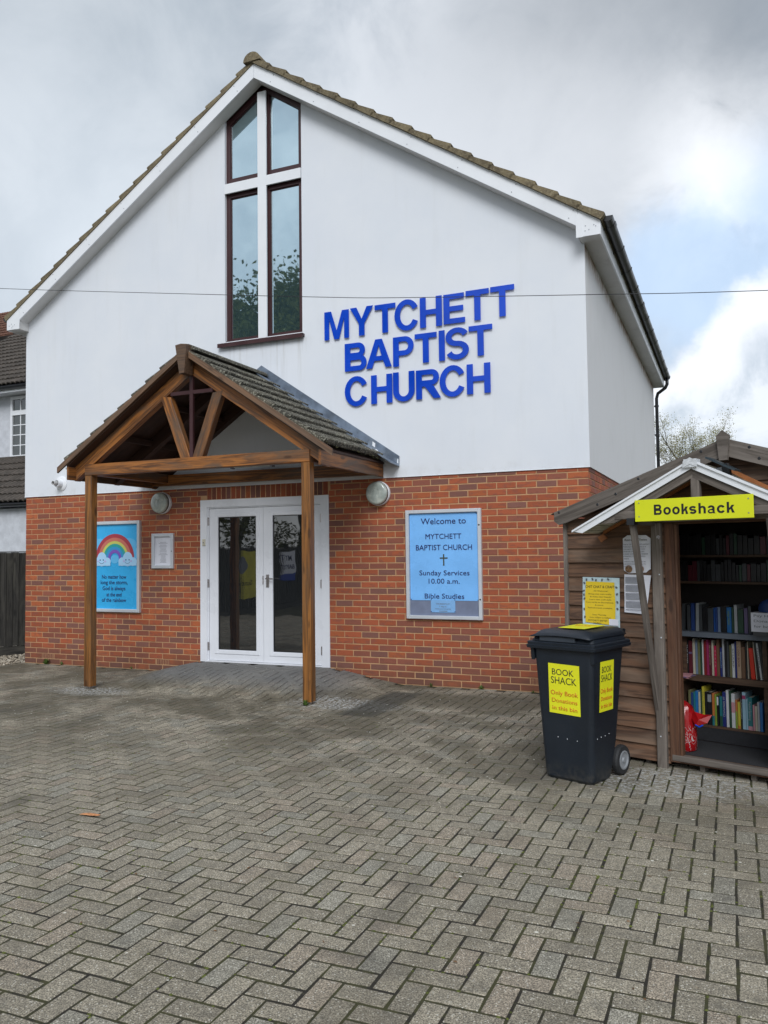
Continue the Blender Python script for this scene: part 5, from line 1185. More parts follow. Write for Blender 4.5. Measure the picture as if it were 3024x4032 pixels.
b_ = MB(); b_.add([(.05, -.02, .255), (.10, -.05, .19), (.175, -.03, .215), (.20, .0, .272), (.14, .01, .265), (.09, -.03, .285), (.12, -.045, .235)], [(0, 1, 6), (1, 2, 6), (2, 3, 6), (3, 4, 6), (4, 5, 6), (5, 0, 6)]); b_.build('bag_handle', M_redbag, t)
b_ = MB(); b_.tube([(.10, -.052, .198), (.13, -.06, .188), (.155, -.055, .203)], .005, 6); b_.build('blue_clip', M_blue, t)

# sign and notices on the shed
t = thing('bookshack_sign', 'bright yellow Bookshack sign across the canopy of the shed', 'sign', mat=SH)
b_ = MB(); b_.cbox(.012, .792, CT-.016, CT-.010, 1.741, 1.889, .002); b_.build('board', M_yellow, t)
FS = frame((0, CT-.016, 0))
for x, z in ((.042, 1.868), (.042, 1.775), (.762, 1.862), (.762, 1.772)): b_ = MB(); b_.lathe([(.0055, 0), (.004, .002), (.0005, .002)], FS@Matrix.Translation((x, z, .0)), 8); b_.build('screw', M_steel, t)
for ch, a, b2, hh, lo in (('B', 458, 545, 1, 0), ('o', 563, 645, .74, .015), ('o', 660, 742, .74, .015), ('k', 760, 832, 1, 0), ('s', 843, 918, .74, .015), ('h', 940, 1015, 1, 0), ('a', 1035, 1115, .74, .015), ('c', 1128, 1207, .74, .015), ('k', 1228, 1305, 1, 0)):
    q0 = .149+(a-458)/847*.529; q1 = .149+(b2-458)/847*.529; zb0 = 1.783-.006*(a-458)/847
    glyph(ch, q0, q1, zb0-lo*.07, zb0+.069*hh,   .0145, .0125, FS, M_ink, t, 'lettering', .0006, .0006)
def notice(name, label, quad, mat, curl=.006, cut=None):
    (ax, az), (bx_, bz_), (cx_, cz_), (dx_, dz_) = quad      # tl tr br bl
    t = thing(name, label, 'notice', mat=SH@Matrix.Translation((0, -.020, 0)), group='paper notices stapled to the shed')
    b_ = MB(); n_, m_ = 6, 12; vs = []
    for j in range(m_+1):
        v = j/m_
        for i in range(n_+1):
            u = i/n_; x = (ax*(1-u)+bx_*u)*(1-v)+(dx_*(1-u)+cx_*u)*v; z = (az*(1-u)+bz_*u)*(1-v)+(dz_*(1-u)+cz_*u)*v
            if cut:
                for (cu, cv) in cut:
                    if abs(u-cu) < .01 and abs(v-cv) < .01: x += (.5-cu)*.03; z += (cv-.5)*.03
            vs.append((x, -.002-curl*abs(noise.noise(Vector((x*9, z*7, 2))))-.004*abs(u-.5), z))
    b_.add(vs, [(j*(n_+1)+i, j*(n_+1)+i+1, (j+1)*(n_+1)+i+1, (j+1)*(n_+1)+i) for j in range(m_) for i in range(n_)])
    b_.build('sheet', mat, t, smooth=True); return t
FN = frame((0, 0, 0)); NK = dict(depth=.0004, lift=.0105, offset=0)
M_paleblue = plain('pale_blue_paper', (.52, .66, .70), .4, .1, 12); M_ypaper = plain('yellow_paper', (.78, .56, .025), .4, .04)
t = notice('craft_club_notice', 'yellow and pale blue chit chat and craft notice on the shed boards', ((-.615, 1.345), (-.309, 1.340), (-.316, .970), (-.623, .985)), M_paleblue)
b_ = MB(); b_.add([(-.585, -.0098, 1.312), (-.350, -.0098, 1.306), (-.352, -.0098, .985), (-.597, -.0098, 1.0), (-.60, -.0098, 1.15), (-.345, -.0098, 1.14)], [(0, 1, 5, 2, 3, 4)]); b_.build('yellow_panel', M_ypaper, t)
for s_, x0, x1, z_, c_, m_ in (('CHIT CHAT & CRAFT', -.590, -.347, 1.262, .020, M_ink), ('All Welcome!', -.522, -.405, 1.235, .0105, M_brownink), ('Bring your own crafts', -.565, -.377, 1.212, .0105, M_brownink), ('& make new friends!', -.552, -.377, 1.191, .0105, M_brownink), ('Learn new craft skills', -.560, -.377, 1.170, .0105, M_brownink), ('from cards to decorations', -.590, -.362, 1.149, .0105, M_brownink), ('& more!', -.512, -.445, 1.128, .0105, M_brownink), ('Refreshments available.', -.573, -.368, 1.107, .0105, M_brownink), ('Every Thursday', -.535, -.422, 1.055, .0105, M_brownink), ('from 2:00pm to 4:00pm', -.56, -.385, 1.034, .0105, M_brownink), ('MYTCHETT BAPTIST', -.572, -.413, 1.010, .012, M_ink), ('CHURCH', -.530, -.465, .992, .010, M_ink)):
    lettering(s_, FN, x0, x1, z_, c_, m_, t, **NK)
b_ = MB(); b_.box(-.400, -.325, -.0112, -.0104, .985, 1.032); b_.build('white_patch', M_paper, t)
b_ = MB()
random.seed(3)
for x, z in ((-.60, 1.30), (-.58, 1.325), (-.53, 1.33), (-.50, 1.322), (-.45, 1.325), (-.40, 1.33), (-.335, 1.27), (-.33, 1.22), (-.33, 1.16), (-.33, 1.11), (-.605, 1.24), (-.605, 1.21), (-.60, 1.18), (-.605, 1.10), (-.60, 1.04)):
    b_.box(x-.006, x+.006, -.0108, -.0100, z-.010, z+.008, M=Matrix.Translation((x, 0, z))@Matrix.Rotation(rnd(-1, 1), 4, 'Y')@Matrix.Translation((-x, 0, -z)))
b_.build('craft_drawing', plain('drawing_ink', (.10, .11, .12), .5), t, kind='stuff')
t = notice('charity_notice', 'white laminated charity notice on the shed, upper of two behind the strut', ((-.276, 1.657), (-.058, 1.655), (-.064, 1.385), (-.273, 1.373)), M_paper, cut=((0, 0), (1, 0), (0, 1), (1, 1)))
lettering('Revive', FN, -.258, -.190, 1.615, .016, M_ink, t, **NK); lettering('& Thrive', FN, -.170, -.085, 1.615, .016, M_ink, t, **NK)
for i, s_ in enumerate(('THIS IS THE CHARITY WE SUPPORT', 'THROUGH THE BOOK SHACK. IF', 'YOU HAVE ANY OF THE ITEMS', 'LISTED BELOW THAT YOU NO', 'LONGER WANT, PLEASE CONSIDER', 'DONATING THEM TO REVIVE &', 'THRIVE', 'LEAFLETS ARE AVAILABLE IN', 'THE BOOK SHACK FOR YOU TO', 'TAKE AWAY')):
    lettering(s_, FN, -.270, -.270+.0068*len(s_), 1.584-i*.0175-(.004 if i > 6 else 0), .009, M_greyink, t, **NK)
for x in (-.232, -.142):
    b_ = MB(); b_.lathe([(.028, 0), (.028, .0006)], Matrix.Translation((x, -.0100, 1.388+.02))@Matrix.Rotation(R(90), 4, 'X'), 14); b_.build('round_photo', plain('photo_print', (.20, .11, .05), .4, .6, 60), t)
t = notice('small_print_notice', 'white sheet of small print on the shed, lower of two behind the strut', ((-.270, 1.368), (-.062, 1.362), (-.108, 1.078), (-.276, 1.088)), M_paper)
b_ = MB(); z = 1.345; i = 0
while z > 1.10:
    if i % 7 != 6: b_.box(-.262, -.262+(.145 if i % 3 else .125)+.0, -.0112, -.0106, z, z+.0035)
    z -= .0085; i += 1
b_.build('printed_text', M_greyink, t, kind='stuff')
# solar lamp on the canopy
t = thing('solar_lamp', 'small black solar panel on a bracket above the right slope of the canopy', 'solar lamp', mat=SH@Matrix.Translation((.57, -.25, 2.05)))
b_ = MB(); b_.box(-.105, .105, -.06, .06, -.006, .006, M=Matrix.Translation((-.015, 0, .055))@Matrix.Rotation(math.atan(.53), 4, 'Y')); b_.build('panel', plain('solar_panel', (.03, .045, .055), .25, .1), t)
b_ = MB(); b_.prism([(-.01, -.03), (.035, -.045), (.03, .03), (.015, .06), (-.02, .055)], -.02, .02); b_.build('bracket', M_black, t)
b_ = MB(); b_.tube([(-.09, 0, -.01), (-.06, .01, .0), (-.04, -.01, -.012), (-.01, .01, -.0)], .004, 5); b_.build('wire', M_black, t)
b_ = MB(); b_.prism([(-.14, -.005), (-.10, .035), (-.02, .045), (-.02, .03), (-.06, -.02)], .05, .055); b_.build('torn_tape', M_upvc, t)

# ------------------------------------------------------------ wheeled bin
BINM = Matrix.Translation((8.691, -3.38, 0))@Matrix.Rotation(R(-20), 4, 'Z')
t = thing('wheelie_bin', 'black two wheeled bin with yellow Book Shack donation stickers in front of the shed', 'bin', mat=BINM)
def rring(z, x0, x1, y0, y1, r_, n_=5):
    P = []
    for cx_, cy_, a0 in ((x1-r_, y1-r_, 0), (x0+r_, y1-r_, 90), (x0+r_, y0+r_, 180), (x1-r_, y0+r_, 270)):
        for k in range(n_+1): a_ = R(a0+90*k/n_); P.append((cx_+r_*math.cos(a_), cy_+r_*math.sin(a_), z))
    return P
def loft(b_, rings, cap0=True, cap1=True):
    n_ = len(rings[0]); vs = [p for q in rings for p in q]; fs = []
    for j in range(len(rings)-1): fs += [(j*n_+i, j*n_+(i+1) % n_, (j+1)*n_+(i+1) % n_, (j+1)*n_+i) for i in range(n_)]
    if cap0: fs.append(tuple(range(n_-1, -1, -1)))
    if cap1: fs.append(tuple((len(rings)-1)*n_+i for i in range(n_)))
    b_.add(vs, fs)
b_ = MB(); loft(b_, [rring(.0, -.355, -.012, .012, .26, .04), rring(.02, -.372, .0, .0, .275, .045), rring(.25, -.382, .010, -.012, .34, .04), rring(.60, -.396, .026, -.030, .375, .035), rring(.885, -.408, .040, -.045, .405, .03)])
b_.build('body', M_bin, t)
b_ = MB()
loft(b_, [rring(.880, -.425, .055, -.060, .43, .02), rring(.886, -.448, .072, -.078, .455, .02), rring(.905, -.452, .076, -.082, .458, .02), rring(.909, -.444, .068, -.074, .452, .02), rring(.926, -.446, .070, -.076, .452, .02), rring(.932, -.438, .062, -.068, .446, .02)]); b_.build('rim', M_bin, t)
for x0, x1 in ((-.428, -.402), (.028, .052)): b_ = MB(); b_.prism([(0, .88), (.06, .88), (.045, .82), (.01, .80)], x0, x1, M=Matrix(((0, 1, 0, 0), (1, 0, 0, -.05), (0, 0, 1, 0), (0, 0, 0, 1)))); b_.build('rim_bracket', M_bin, t)
b_ = MB(); loft(b_, [rring(.934, -.426, .050, -.050, .43, .03), rring(.957, -.415, .040, -.038, .425, .035), rring(.962, -.405, .030, -.030, .42, .04), rring(.982, -.372, -.004, .01, .41, .05), rring(.990, -.33, -.045, .07, .40, .06)], True, True)
lid = b_.build('lid', M_bin, t)
# flared front lip and domed top of the lid
def domez(u, v): return .975+.040*math.sin(math.pi*min(max(u, 0), 1))**.6*min(1, (v+.05)*1.6)+.004*v
b_ = MB(); vs = []; n_, m_ = 14, 12
for j in range(m_+1):
    v = j/m_
    for i in range(n_+1):
        u = i/n_; x = -.418+u*.462; y = -.078+v*.515; bow = .018*math.sin(math.pi*u)
        e = min(min(u, 1-u)*8, 1); e2 = min(v*6, 1)
        z = .966+.012*math.sin(math.pi*u)*(1-e2)+(.044*(e**.6)*(e2))+.010*(1-e)*0
        vs.append((x, y-(bow*0 if v else 0), z))
b_.add(vs, [(j*(n_+1)+i, j*(n_+1)+i+1, (j+1)*(n_+1)+i+1, (j+1)*(n_+1)+i) for j in range(m_) for i in range(n_)])
lt = b_.build('lid_top', M_bin, lid, smooth=True); md = lt.modifiers.new('s', 'SOLIDIFY'); md.thickness = .005
b_ = MB(); b_.box(-.345, -.075, -.063, -.045, .937, .968); b_.build('grip', plain('lid_grip', (.04, .05, .065), .4, .1), lid)
b_ = MB(); b_.tube([(-.36, .465, .985), (.0, .465, .985)], .014, 10); b_.build('handle', M_bin, t)
for x in (-.375, .0): b_ = MB(); b_.prism([(.40, .90), (.47, .955), (.482, .99), (.455, 1.0), (.40, .985)], x-.012, x+.015, M=Matrix(((0, 1, 0, 0), (1, 0, 0, 0), (0, 0, 1, 0), (0, 0, 0, 1)))); b_.build('hinge_lug', M_bin, t)
for x, sx in ((.002, 1), (-.374, -1)):
    Mw = Matrix.Translation((x, .385, .102))@Matrix.Rotation(R(90*sx), 4, 'Y')
    wt = MB(); wt.lathe([(.060, -.022), (.093, -.022), (.102, -.012), (.102, .012), (.094, .024), (.062, .026), (.060, .018)], Mw, 28)
    wo_ = bpy.data.objects.new('wheel', None); col.objects.link(wo_); wo_.parent = t
    wt.build('tyre', M_tyre, wo_, smooth=False)
    wt = MB(); wt.lathe([(.001, .032), (.014, .032), (.018, .030), (.022, .022), (.046, .0225), (.054, .030), (.064, .029), (.066, .020), (.0605, -.023), (.001, -.023)], Mw, 28); wt.build('hub', M_wheel, wo_)
b_ = MB(); b_.tube([(-.40, .385, .102), (.03, .385, .102)], .011, 8); b_.box(-.33, -.04, .26, .39, .07, .17); b_.build('axle', M_steel, t)
def sticker(F, w, h, big, small):
    st = MB(); st.box(0, w, 0, h, .0006, .0016, M=F); so_ = st.build('sticker', M_yellow2, t)
    q = dict(depth=.0006, lift=.002, offset=.001)
    for s_, a, c_, z_, cp, m_ in (('BOOK', .12, .82, .775, .125, M_ink), ('SHACK', .08, .90, .60, .14, M_ink), ('Only Book', .06, .94, .37, .092, M_redink), ('Donations', .09, .91, .22, .085, M_redink), ('in this bin', .10, .90, .07, .085, M_redink)):
        lettering(s_, F, a*w, c_*w, z_*h, cp*h, m_, so_, **q)
sticker(Matrix.Translation((-.301, -.0241, .452))@Matrix.Rotation(.02, 4, 'Y')@Matrix.Rotation(math.atan(.051), 4, 'X')@frame((0, 0, 0)), .236, .336, 1, 1)
sticker(Matrix.Translation((.0222, .066, .472))@Matrix.Rotation(.0475, 4, 'Y')@frame((0, 0, 0), (0, 1, 0), (0, 0, 1)), .186, .335, 1, 1)
Fl = Matrix.Translation((-.27, .06, 1.0195))@Matrix.Rotation(.01, 4, 'X'); b_ = MB(); b_.box(0, .20, 0, .29, 0, .002, M=Fl); so_ = b_.build('sticker', M_yellow2, t)
lettering('Book donations', Fl, .02, .18, .20, .02, M_redink, so_, depth=.0005, lift=.003, offset=0); lettering('only please', Fl, .04, .16, .15, .02, M_redink, so_, depth=.0005, lift=.003, offset=0)
for x, z in ((-.245, .29), (-.175, .285), (-.10, .282)): b_ = MB(); b_.lathe([(.0036, 0), (.0026, .0015), (.0005, .002)], Matrix.Translation((x, -.0158, z))@Matrix.Rotation(R(90), 4, 'X'), 8); b_.build('rivet', M_alu, t)
for y, z in ((.05, .30), (.10, .305), (.155, .305), (.21, .31)): b_ = MB(); b_.lathe([(.0036, 0), (.0026, .0015), (.0005, .002)], Matrix.Translation((.0128, y, z))@Matrix.Rotation(R(90), 4, 'Y'), 8); b_.build('rivet', M_alu, t)

# ------------------------------------------------------------ fences
def fence(name, label, p0, p1, h, gap=.095, group=None, top=None):
    p0, p1 = Vector((*p0, 0)), Vector((*p1, 0)); d = p1-p0; L = d.length; ang = math.atan2(d.y, d.x)
    t = thing(name, label, 'fence', p0, ang, group)
    n_ = int(L/gap)
    for i in range(n_):
        b_ = MB(); w = .118; b_.add([(0, 0, 0), (h-.17, 0, 0), (h-.17, 0, w), (0, 0, w), (0, -.018, .0), (h-.17, -.018, .0), (h-.17, -.006, w), (0, -.006, w)], [(4, 5, 6, 7), (0, 3, 2, 1), (0, 1, 5, 4), (2, 3, 7, 6), (1, 2, 6, 5), (0, 4, 7, 3)])
        M = Matrix.Translation((i*gap+w+rnd(-.004, .004), -.02, .15+rnd(-.004, .003)))@Matrix.Rotation(R(-90), 4, 'Y')@Matrix.Rotation(0, 4, 'X')
        b_.build('board', M_fence, t, M=M)
    for z in (.3, h-.25): beam('rail', (0, .012, z), (L, .012, z), .04, .075, M_fence, t)
    for i in range(int(L/1.83)+2):
        x = min(i*1.83, L); beam('post', (x, .035, 0), (x, .035, h+.03), .09, .09, M_fence, t, up=(0, 1, 0))
    beam('gravel_board', (0, -.012, .075), (L, -.012, .075), .03, .14, M_fence, t); beam('capping', (0, -.012, h-.008), (L, -.012, h-.008), .05, .016, M_fence, t)
    return t
fence('board_fence', 'dark weathered close board fence beside the left corner of the church', (-1.9, -1.62), (-.34, 1.74), 1.635)
fence('board_fence', 'long dark board fence along the left edge of the forecourt', (-2.3, -15.0), (-1.9, -1.65), 1.72)
fence('board_fence', 'dark board fence closing the yard behind the church and shed', (8.4, 9.6), (21, 9.4), 1.75)
def banner(name, label, y0, y1, z0, z1, mat, x):
    F = frame((x, y0, 0), (0, 1, 0), (0, 0, 1)); t = thing(name, label, 'banner', (x, y0, z0)); T = Matrix.Translation((-x, -y0, -z0))
    b_ = MB(); b_.box(0, y1-y0, z0, z1, 0, .004, M=T@F); b_.build('sheet', mat, t); return t, T@F
t, F = banner('yellow_banner', 'yellow banner tied to the forecourt fence, seen mirrored in the doors', -9.55, -8.15, .42, 1.62, plain('yellow_banner', (.55, .50, .05), .5), -2.085)
lettering('Sunday', F, .25, 1.0, .72, .13, M_ink, t, depth=.001, lift=.006, offset=0)
b_ = MB(); b_.lathe([(.22, .005), (.22, .006)], F@Matrix.Translation((.7, 1.25, 0)), 24); b_.build('roundel', M_greyink, t)
t, F = banner('church_banner', 'white church banner with blue foot, seen mirrored in the doors', -11.75, -9.75, .78, 1.62, M_paper, -2.15)
lettering('MYTCHETT', F, .25, 1.75, 1.36, .15, M_navy, t, depth=.001, lift=.006, offset=.01); lettering('BAPTIST CHURCH', F, .12, 1.88, 1.10, .15, M_navy, t, depth=.001, lift=.006, offset=.01)
b_ = MB(); b_.box(0, 2.0, .78, .96, .005, .006, M=F); b_.build('blue_strip', plain('blue_banner', (.01, .05, .35), .5), t)

# ------------------------------------------------------------ neighbour house
nh = thing('neighbour_house', 'white roughcast house with brown tiled roofs at the left edge of the view', 'house')
b_ = MB(); b_.box(-14, -7.05, 6, 13, 0, 5.62); b_.box(-6.0, -4.2, 6, 13, 0, 5.62); b_.box(-7.05, -6.0, 6, 13, 0, 3.98); b_.box(-7.05, -6.0, 6.0, 13, 5.60, 5.625); b_.box(-7.05, -6.0, 6.3, 13, 3.98, 5.60)
b_.build('wall', M_rough, nh)
b_ = MB(); b_.box(-13.5, -4.5, 4.3, 6, 0, 2.62); b_.build('lean_to_wall', M_rough, nh)
wn = MB()
x0, x1 = -7.03, -6.0
for q in ((x0, x0+.07, 4.0, 5.58), (x1-.07, x1, 4.0, 5.58), (x0+.07, x1-.07, 4.0, 4.09), (x0+.07, x1-.07, 5.5, 5.58), (x0+.07, x1-.07, 5.10, 5.22)): wn.box(q[0], q[1], 5.965, 6.03, q[2], q[3])
wn.box(x0-.03, x1+.03, 5.90, 6.03, 3.95, 3.999)
w_ = wn.build('window', M_upvc, nh)
for a, b2 in ((4.09, 5.10), (5.22, 5.5)): b_ = MB(); b_.box(x0+.07, x1-.07, 6.0, 6.01, a, b2); b_.build('pane', M_nglass, w_)
b_ = MB()
for x in (-6.70, -6.36): b_.box(x-.012, x+.012, 5.985, 5.999, 4.09, 5.10); b_.box(x-.012, x+.012, 5.985, 5.999, 5.22, 5.5)
for z in (4.34, 4.60, 4.85): b_.box(x0+.07, x1-.07, 5.986, 5.998, z-.011, z+.011)
b_.build('glazing_bar', M_upvc, w_)
b_ = MB(); b_.box(-14.2, -4, 5.6, 6.0, 5.61, 5.64); b_.box(-14.2, -4, 5.585, 5.60, 5.60, 5.74); b_.build('soffit', M_upvc, nh)
b_ = MB(); b_.tube([(-14.2, 5.54, 5.72), (-4, 5.54, 5.72)], .065, 8); b_.tube([(-14, 4.12, 2.70), (-4.3, 4.12, 2.70)], .055, 8); b_.box(-6.95, -6.85, 4.13, 4.3, 2.55, 2.66); b_.build('gutter', M_black, nh)
NTm = tile_mesh('roof_tile', M_ntile, w=.30, l=.38, ribs=2, amp=.035, th=.03)
def tiled(x0, x1, y0, z0, slope, rows, gauge_, parent, me_, visible=lambda x, r_: True, w=.30):
    a_ = math.atan(slope); restb = None
    sl = MB(); L = rows*gauge_
    sl.add([(x0, y0, z0-.02), (x1, y0, z0-.02), (x1, y0+L*math.cos(a_), z0-.02+L*math.sin(a_)), (x0, y0+L*math.cos(a_), z0-.02+L*math.sin(a_))], [(0, 1, 2, 3)]); sl.build('roof_deck', M_ntile, parent)
    base = Matrix.Rotation(-math.pi/2, 4, 'Z')@Matrix.Rotation(a_, 4, 'Y')
    joined = MB(); ev = [v.co.copy() for v in me_.vertices]; ef = [tuple(p_.vertices) for p_ in me_.polygons]
    for r_ in range(rows):
        x = x0+w/2
        while x < x1:
            s0 = (r_+1)*gauge_; M = Matrix.Translation((x, y0+s0*math.cos(a_), z0+s0*math.sin(a_)+rnd(0, .006)))@base
            if visible(x, r_): inst('roof_tile', me_, parent, M)
            else: joined.add([M@v for v in ev], ef)
            x += w
    if joined.v: joined.build('roof_tile', me_.materials[0], parent, kind='stuff')
tiled(-10.5, -4.2, 5.52, 5.78, .70, 15, .32, nh, NTm, lambda x, r_: -9.3 < x+r_*.12 and x < -6.2)
tiled(-10.0, -4.4, 4.10, 2.76, .66, 7, .32, nh, NTm, lambda x, r_: -8.0 < x < -5.0)
b_ = MB()
for k in range(14): b_.tube([(-10+k*.45, 6-.04, 3.98), (-10+k*.45+.44, 6-.04, 3.98)], .085, 8)
b_.build('ridge_tile', M_ntile, nh, kind='stuff')
rh = 5.78+.70*15*.32*math.cos(math.atan(.7)); ry = 5.52+15*.32*math.cos(math.atan(.7))
b_ = MB(); b_.tube([(-10.5, ry, rh+.02), (-4.2, ry, rh+.02)], .11, 8); b_.add([(-14, ry+.1, rh), (-4.2, ry+.1, rh), (-4.2, ry+4, rh-2.8), (-14, ry+4, rh-2.8)], [(0, 1, 2, 3)]); b_.build('roof_ridge', M_ntile, nh)
rhse = thing('red_roofed_house', 'taller house behind with a mossy red tiled roof, far left', 'house')
b_ = MB(); b_.box(-24, -12.0, 13.2, 22, 0, 9.1); b_.build('wall', M_rough, rhse)
RTm = tile_mesh('roof_tile', M_rtile, w=.28, l=.33, ribs=2, amp=.03, th=.03)
tiled(-22.5, -12.0, 12.9, 9.1, .85, 17, .28, rhse, RTm, lambda x, r_: -18.6 < x < -15.6 and r_ < 12, w=.28)
fp = thing('timber_post', 'short timber post with flat cap showing above the fence', 'post', (-1.72, 1.8, 0))
beam('shaft', (0, 0, 0), (0, 0, 1.68), .09, .09, M_shedbrown, fp); b_ = MB(); b_.box(-.085, .085, -.085, .085, 1.68, 1.705); b_.build('cap', M_shedgrey, fp)
fa = thing('arched_panel', 'reddish brown arched timber panel behind the fence', 'garden panel', (-2.05, 3.2, 0))
b_ = MB(); b_.prism([(-.6, 0)]+[(-.6*math.cos(math.pi*k/14), 1.50+.155*math.sin(math.pi*k/14)) for k in range(15)]+[(.6, 0)], 0, .05); b_.build('board', M_orangewood, fa)

# ------------------------------------------------------------ trees and plants
def leafcloud(name, centre, rad_, n_, size, mat, parent, thr=-.1, seed=0, shell=.35, kind=None, fq=.7):
    random.seed(seed+100); b_ = MB(); cx_, cy_, cz_ = centre; i = 0; tries = 0
    while i < n_ and tries < n_*6:
        tries += 1
        v = Vector((random.gauss(0, 1), random.gauss(0, 1), random.gauss(0, 1))).normalized()*(rnd(shell, 1)**.6); P = Vector((cx_+v.x*rad_[0], cy_+v.y*rad_[1], cz_+v.z*rad_[2]))
        if noise.noise(P*fq+Vector((seed, 0, 0))) < thr: continue
        a = Vector((random.gauss(0, 1), random.gauss(0, 1), random.gauss(0, 1))).normalized()*size*rnd(.6, 1.3); bb = a.orthogonal().normalized()*size*rnd(.4, .8)
        q = rnd(.75, 1.2); b_.add([P-a, P+bb, P+a, P-bb], [(0, 1, 2, 3)], (q, q, q)); i += 1
    return b_.build(name, mat, parent, kind=kind)
mt, n, b, tc_ = tinted('tree_leaves', .7); mm = n.n('ShaderNodeMix', data_type='RGBA', blend_type='MULTIPLY'); mm.inputs[0].default_value = 1
n.l(n.mix(n.ramp(n.noise(coords(n, 'World'), .8, 3), .35, .65), (.11, .125, .03), (.20, .20, .055)), mm.inputs[6]); n.l(tc_, mm.inputs[7]); n.l(mm.outputs[2], b.inputs['Base Color']); M_tleaf = mt
mt, n, b, tc_ = tinted('spring_buds', .7); n.l(n.mix(.5, (.22, .20, .04), (.16, .15, .04)), b.inputs['Base Color']); M_bud = mt
M_bark = plain('bark', (.11, .095, .07), .95, .35, 6, .6, 40)
def tree(name, label, loc, h, spread, mat_leaf, leaf_n, leaf_s, seed, depth=6, trunk_r=.16, bare=False, lean=0):
    random.seed(seed); t = thing(name, label, 'tree', loc); tb, lb, tips = MB(), MB(), []
    def grow(P, d, L, r_, lv):
        pts = [P]; rs = [r_]; n_ = 3
        for k in range(n_):
            d = (d+Vector((rnd(-1, 1), rnd(-1, 1), rnd(-.3, .9)))*.16).normalized(); P = P+d*L/n_; pts.append(P); rs.append(r_*(1-.35*(k+1)/n_))
        (tb if lv == 0 else lb).tube(pts, rs, 7 if lv < 2 else (5 if lv < 4 else 3), cap=False)
        tips.extend([(pts[1], lv), (pts[2], lv), (pts[3], lv)])
        if lv >= depth: return
        for k in range(3 if lv < 3 else (2 if random.random() < .6 else 3)):
            a = rnd(0, 6.28); sp_ = rnd(.35, .95)*spread; s_ = d.orthogonal().normalized(); s2 = d.cross(s_)
            grow(pts[-1] if k else pts[2], (d+(s_*math.cos(a)+s2*math.sin(a))*sp_+Vector((0, 0, .15))).normalized(), L*rnd(.62, .80), rs[-1]*.68, lv+1)
    grow(Vector((0, 0, 0)), Vector((lean, 0, 1)).normalized(), h*.30, trunk_r, 0)
    tb.build('trunk', M_bark, t, smooth=True); lb.build('limbs', M_bark, t)
    lf = MB(); T = [p_ for p_, lv in tips if lv >= depth-2]
    for _ in range(leaf_n):
        P = random.choice(T)+Vector((random.gauss(0, 1), random.gauss(0, 1), random.gauss(0, 1)))*h*(.012 if bare else .035)
        a = Vector((random.gauss(0, 1), random.gauss(0, 1), random.gauss(0, 1))).normalized()*leaf_s*rnd(.6, 1.3); bb = a.orthogonal().normalized()*leaf_s*.6; q = rnd(.7, 1.25)
        lf.add([P-a, P+bb, P+a, P-bb], [(0, 1, 2, 3)], (q, q, q))
    lf.build('crown', mat_leaf, t); return t
tree('budding_tree', 'nearly bare tree with yellow green buds behind the shed, right of the downpipe', (7.55, 30, 0), 8.5, .8, M_bud, 8000, .028, 11, depth=7, trunk_r=.40, bare=True)
tree('leafy_tree', 'tall leafy tree across the road, seen mirrored in the cross window', (-5.1, -17.5, 0), 12.7, .95, M_tleaf, 80000, .085, 5, depth=6, trunk_r=.25)
tree('leafy_tree', 'second leafy tree across the road behind the photographer', (-8.9, -18.5, 0), 10.6, .95, M_tleaf, 45000, .085, 9, depth=6, trunk_r=.25)
hd = thing('hedge', 'dark green hedge growing above the forecourt fence', 'hedge', (-3.4, -9, 0))
leafcloud('foliage', (0, 0, 1.4), (1.1, 6.5, 1.5), 9000, .06, M_tleaf, hd, -.25, 3, .5)
hd2 = thing('hedge', 'tall green hedge beyond the fence behind the church', 'hedge', (16, 12, 0))
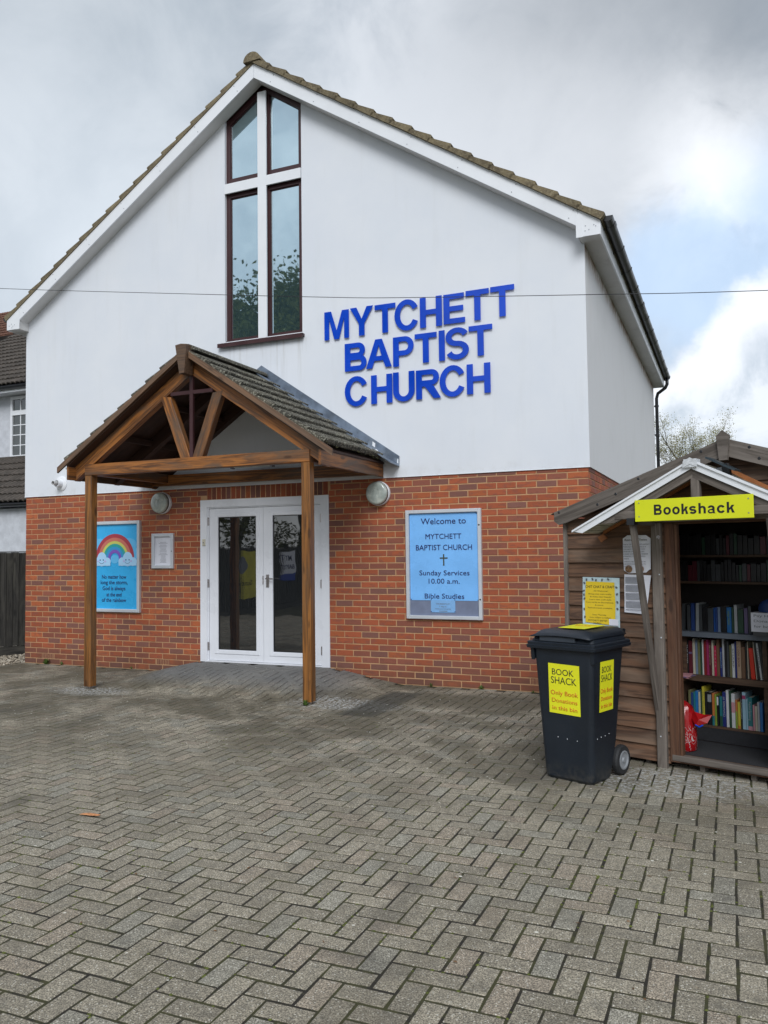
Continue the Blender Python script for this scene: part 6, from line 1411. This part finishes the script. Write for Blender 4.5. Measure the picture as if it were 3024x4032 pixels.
leafcloud('foliage', (0, 0, 1.6), (6.5, 1.2, 1.5), 8000, .07, M_tleaf, hd2, -.25, 8, .5)
def weed(x, y, z, s_, n_, label, seed):
    random.seed(seed); t = thing('weed', label, 'weed', (x, y, z), group='weeds at the foot of the wall and posts'); b_ = MB()
    for _ in range(n_):
        a = rnd(0, 6.28); e = rnd(.2, 1.3); L = s_*rnd(.5, 1.1); d = Vector((math.cos(a)*math.cos(e), math.sin(a)*math.cos(e)*.6, math.sin(e))); P = d*L; sd_ = Vector((-math.sin(a), math.cos(a), 0))*s_*.17
        b_.add([(0, 0, 0), P*.5+sd_*.6, P, P*.5-sd_*.6], [(0, 1, 2, 3)])
        b_.add([P+sd_, P*1.12+Vector((0, 0, .006)), P-sd_, P*.8], [(0, 1, 2, 3)])
    b_.build('leaves', M_leaf, t)
weed(.47, -.05, .0, .075, 46, 'green weed under the air brick at the left end of the brick wall', 1)
weed(.75, -.04, .0, .04, 26, 'low weed right of the green one at the left end of the wall', 2)
weed(2.0, -.04, .0, .03, 18, 'tiny weed at the wall foot where the ramp starts', 3)
weed(6.35, -.05, .0, .035, 30, 'small weed at the wall foot left under the welcome poster', 4)
weed(6.95, -.05, .0, .045, 36, 'small weed at the wall foot right under the welcome poster', 5)
weed(7.55, -.09, .0, .03, 26, 'small weed near the air brick beside the bin', 6)
weed(5.54, -1.56, .0, .05, 70, 'moss and weed round the foot of the right porch post', 7)
lf = thing('bark_chip', 'curled orange brown strip of bark lying on the paving', 'bark', (6.0, -5.05, 0), R(12))
b_ = MB(); vs = []
for j in range(8):
    x = -.065+j*.0186; w = .018*math.sin(math.pi*(j+.7)/8.6)+.004
    for i in range(5): a = R(-60+30*i); vs.append((x, w*math.sin(a)+.004*math.sin(j), .004+w*.55*(math.cos(a))+.002*(j % 2)))
b_.add(vs, [(j*5+i, j*5+i+1, (j+1)*5+i+1, (j+1)*5+i) for j in range(7) for i in range(4)]); b_.build('strip', plain('bark_strip', (.50, .22, .09), .7, .3, 60), lf, smooth=True)
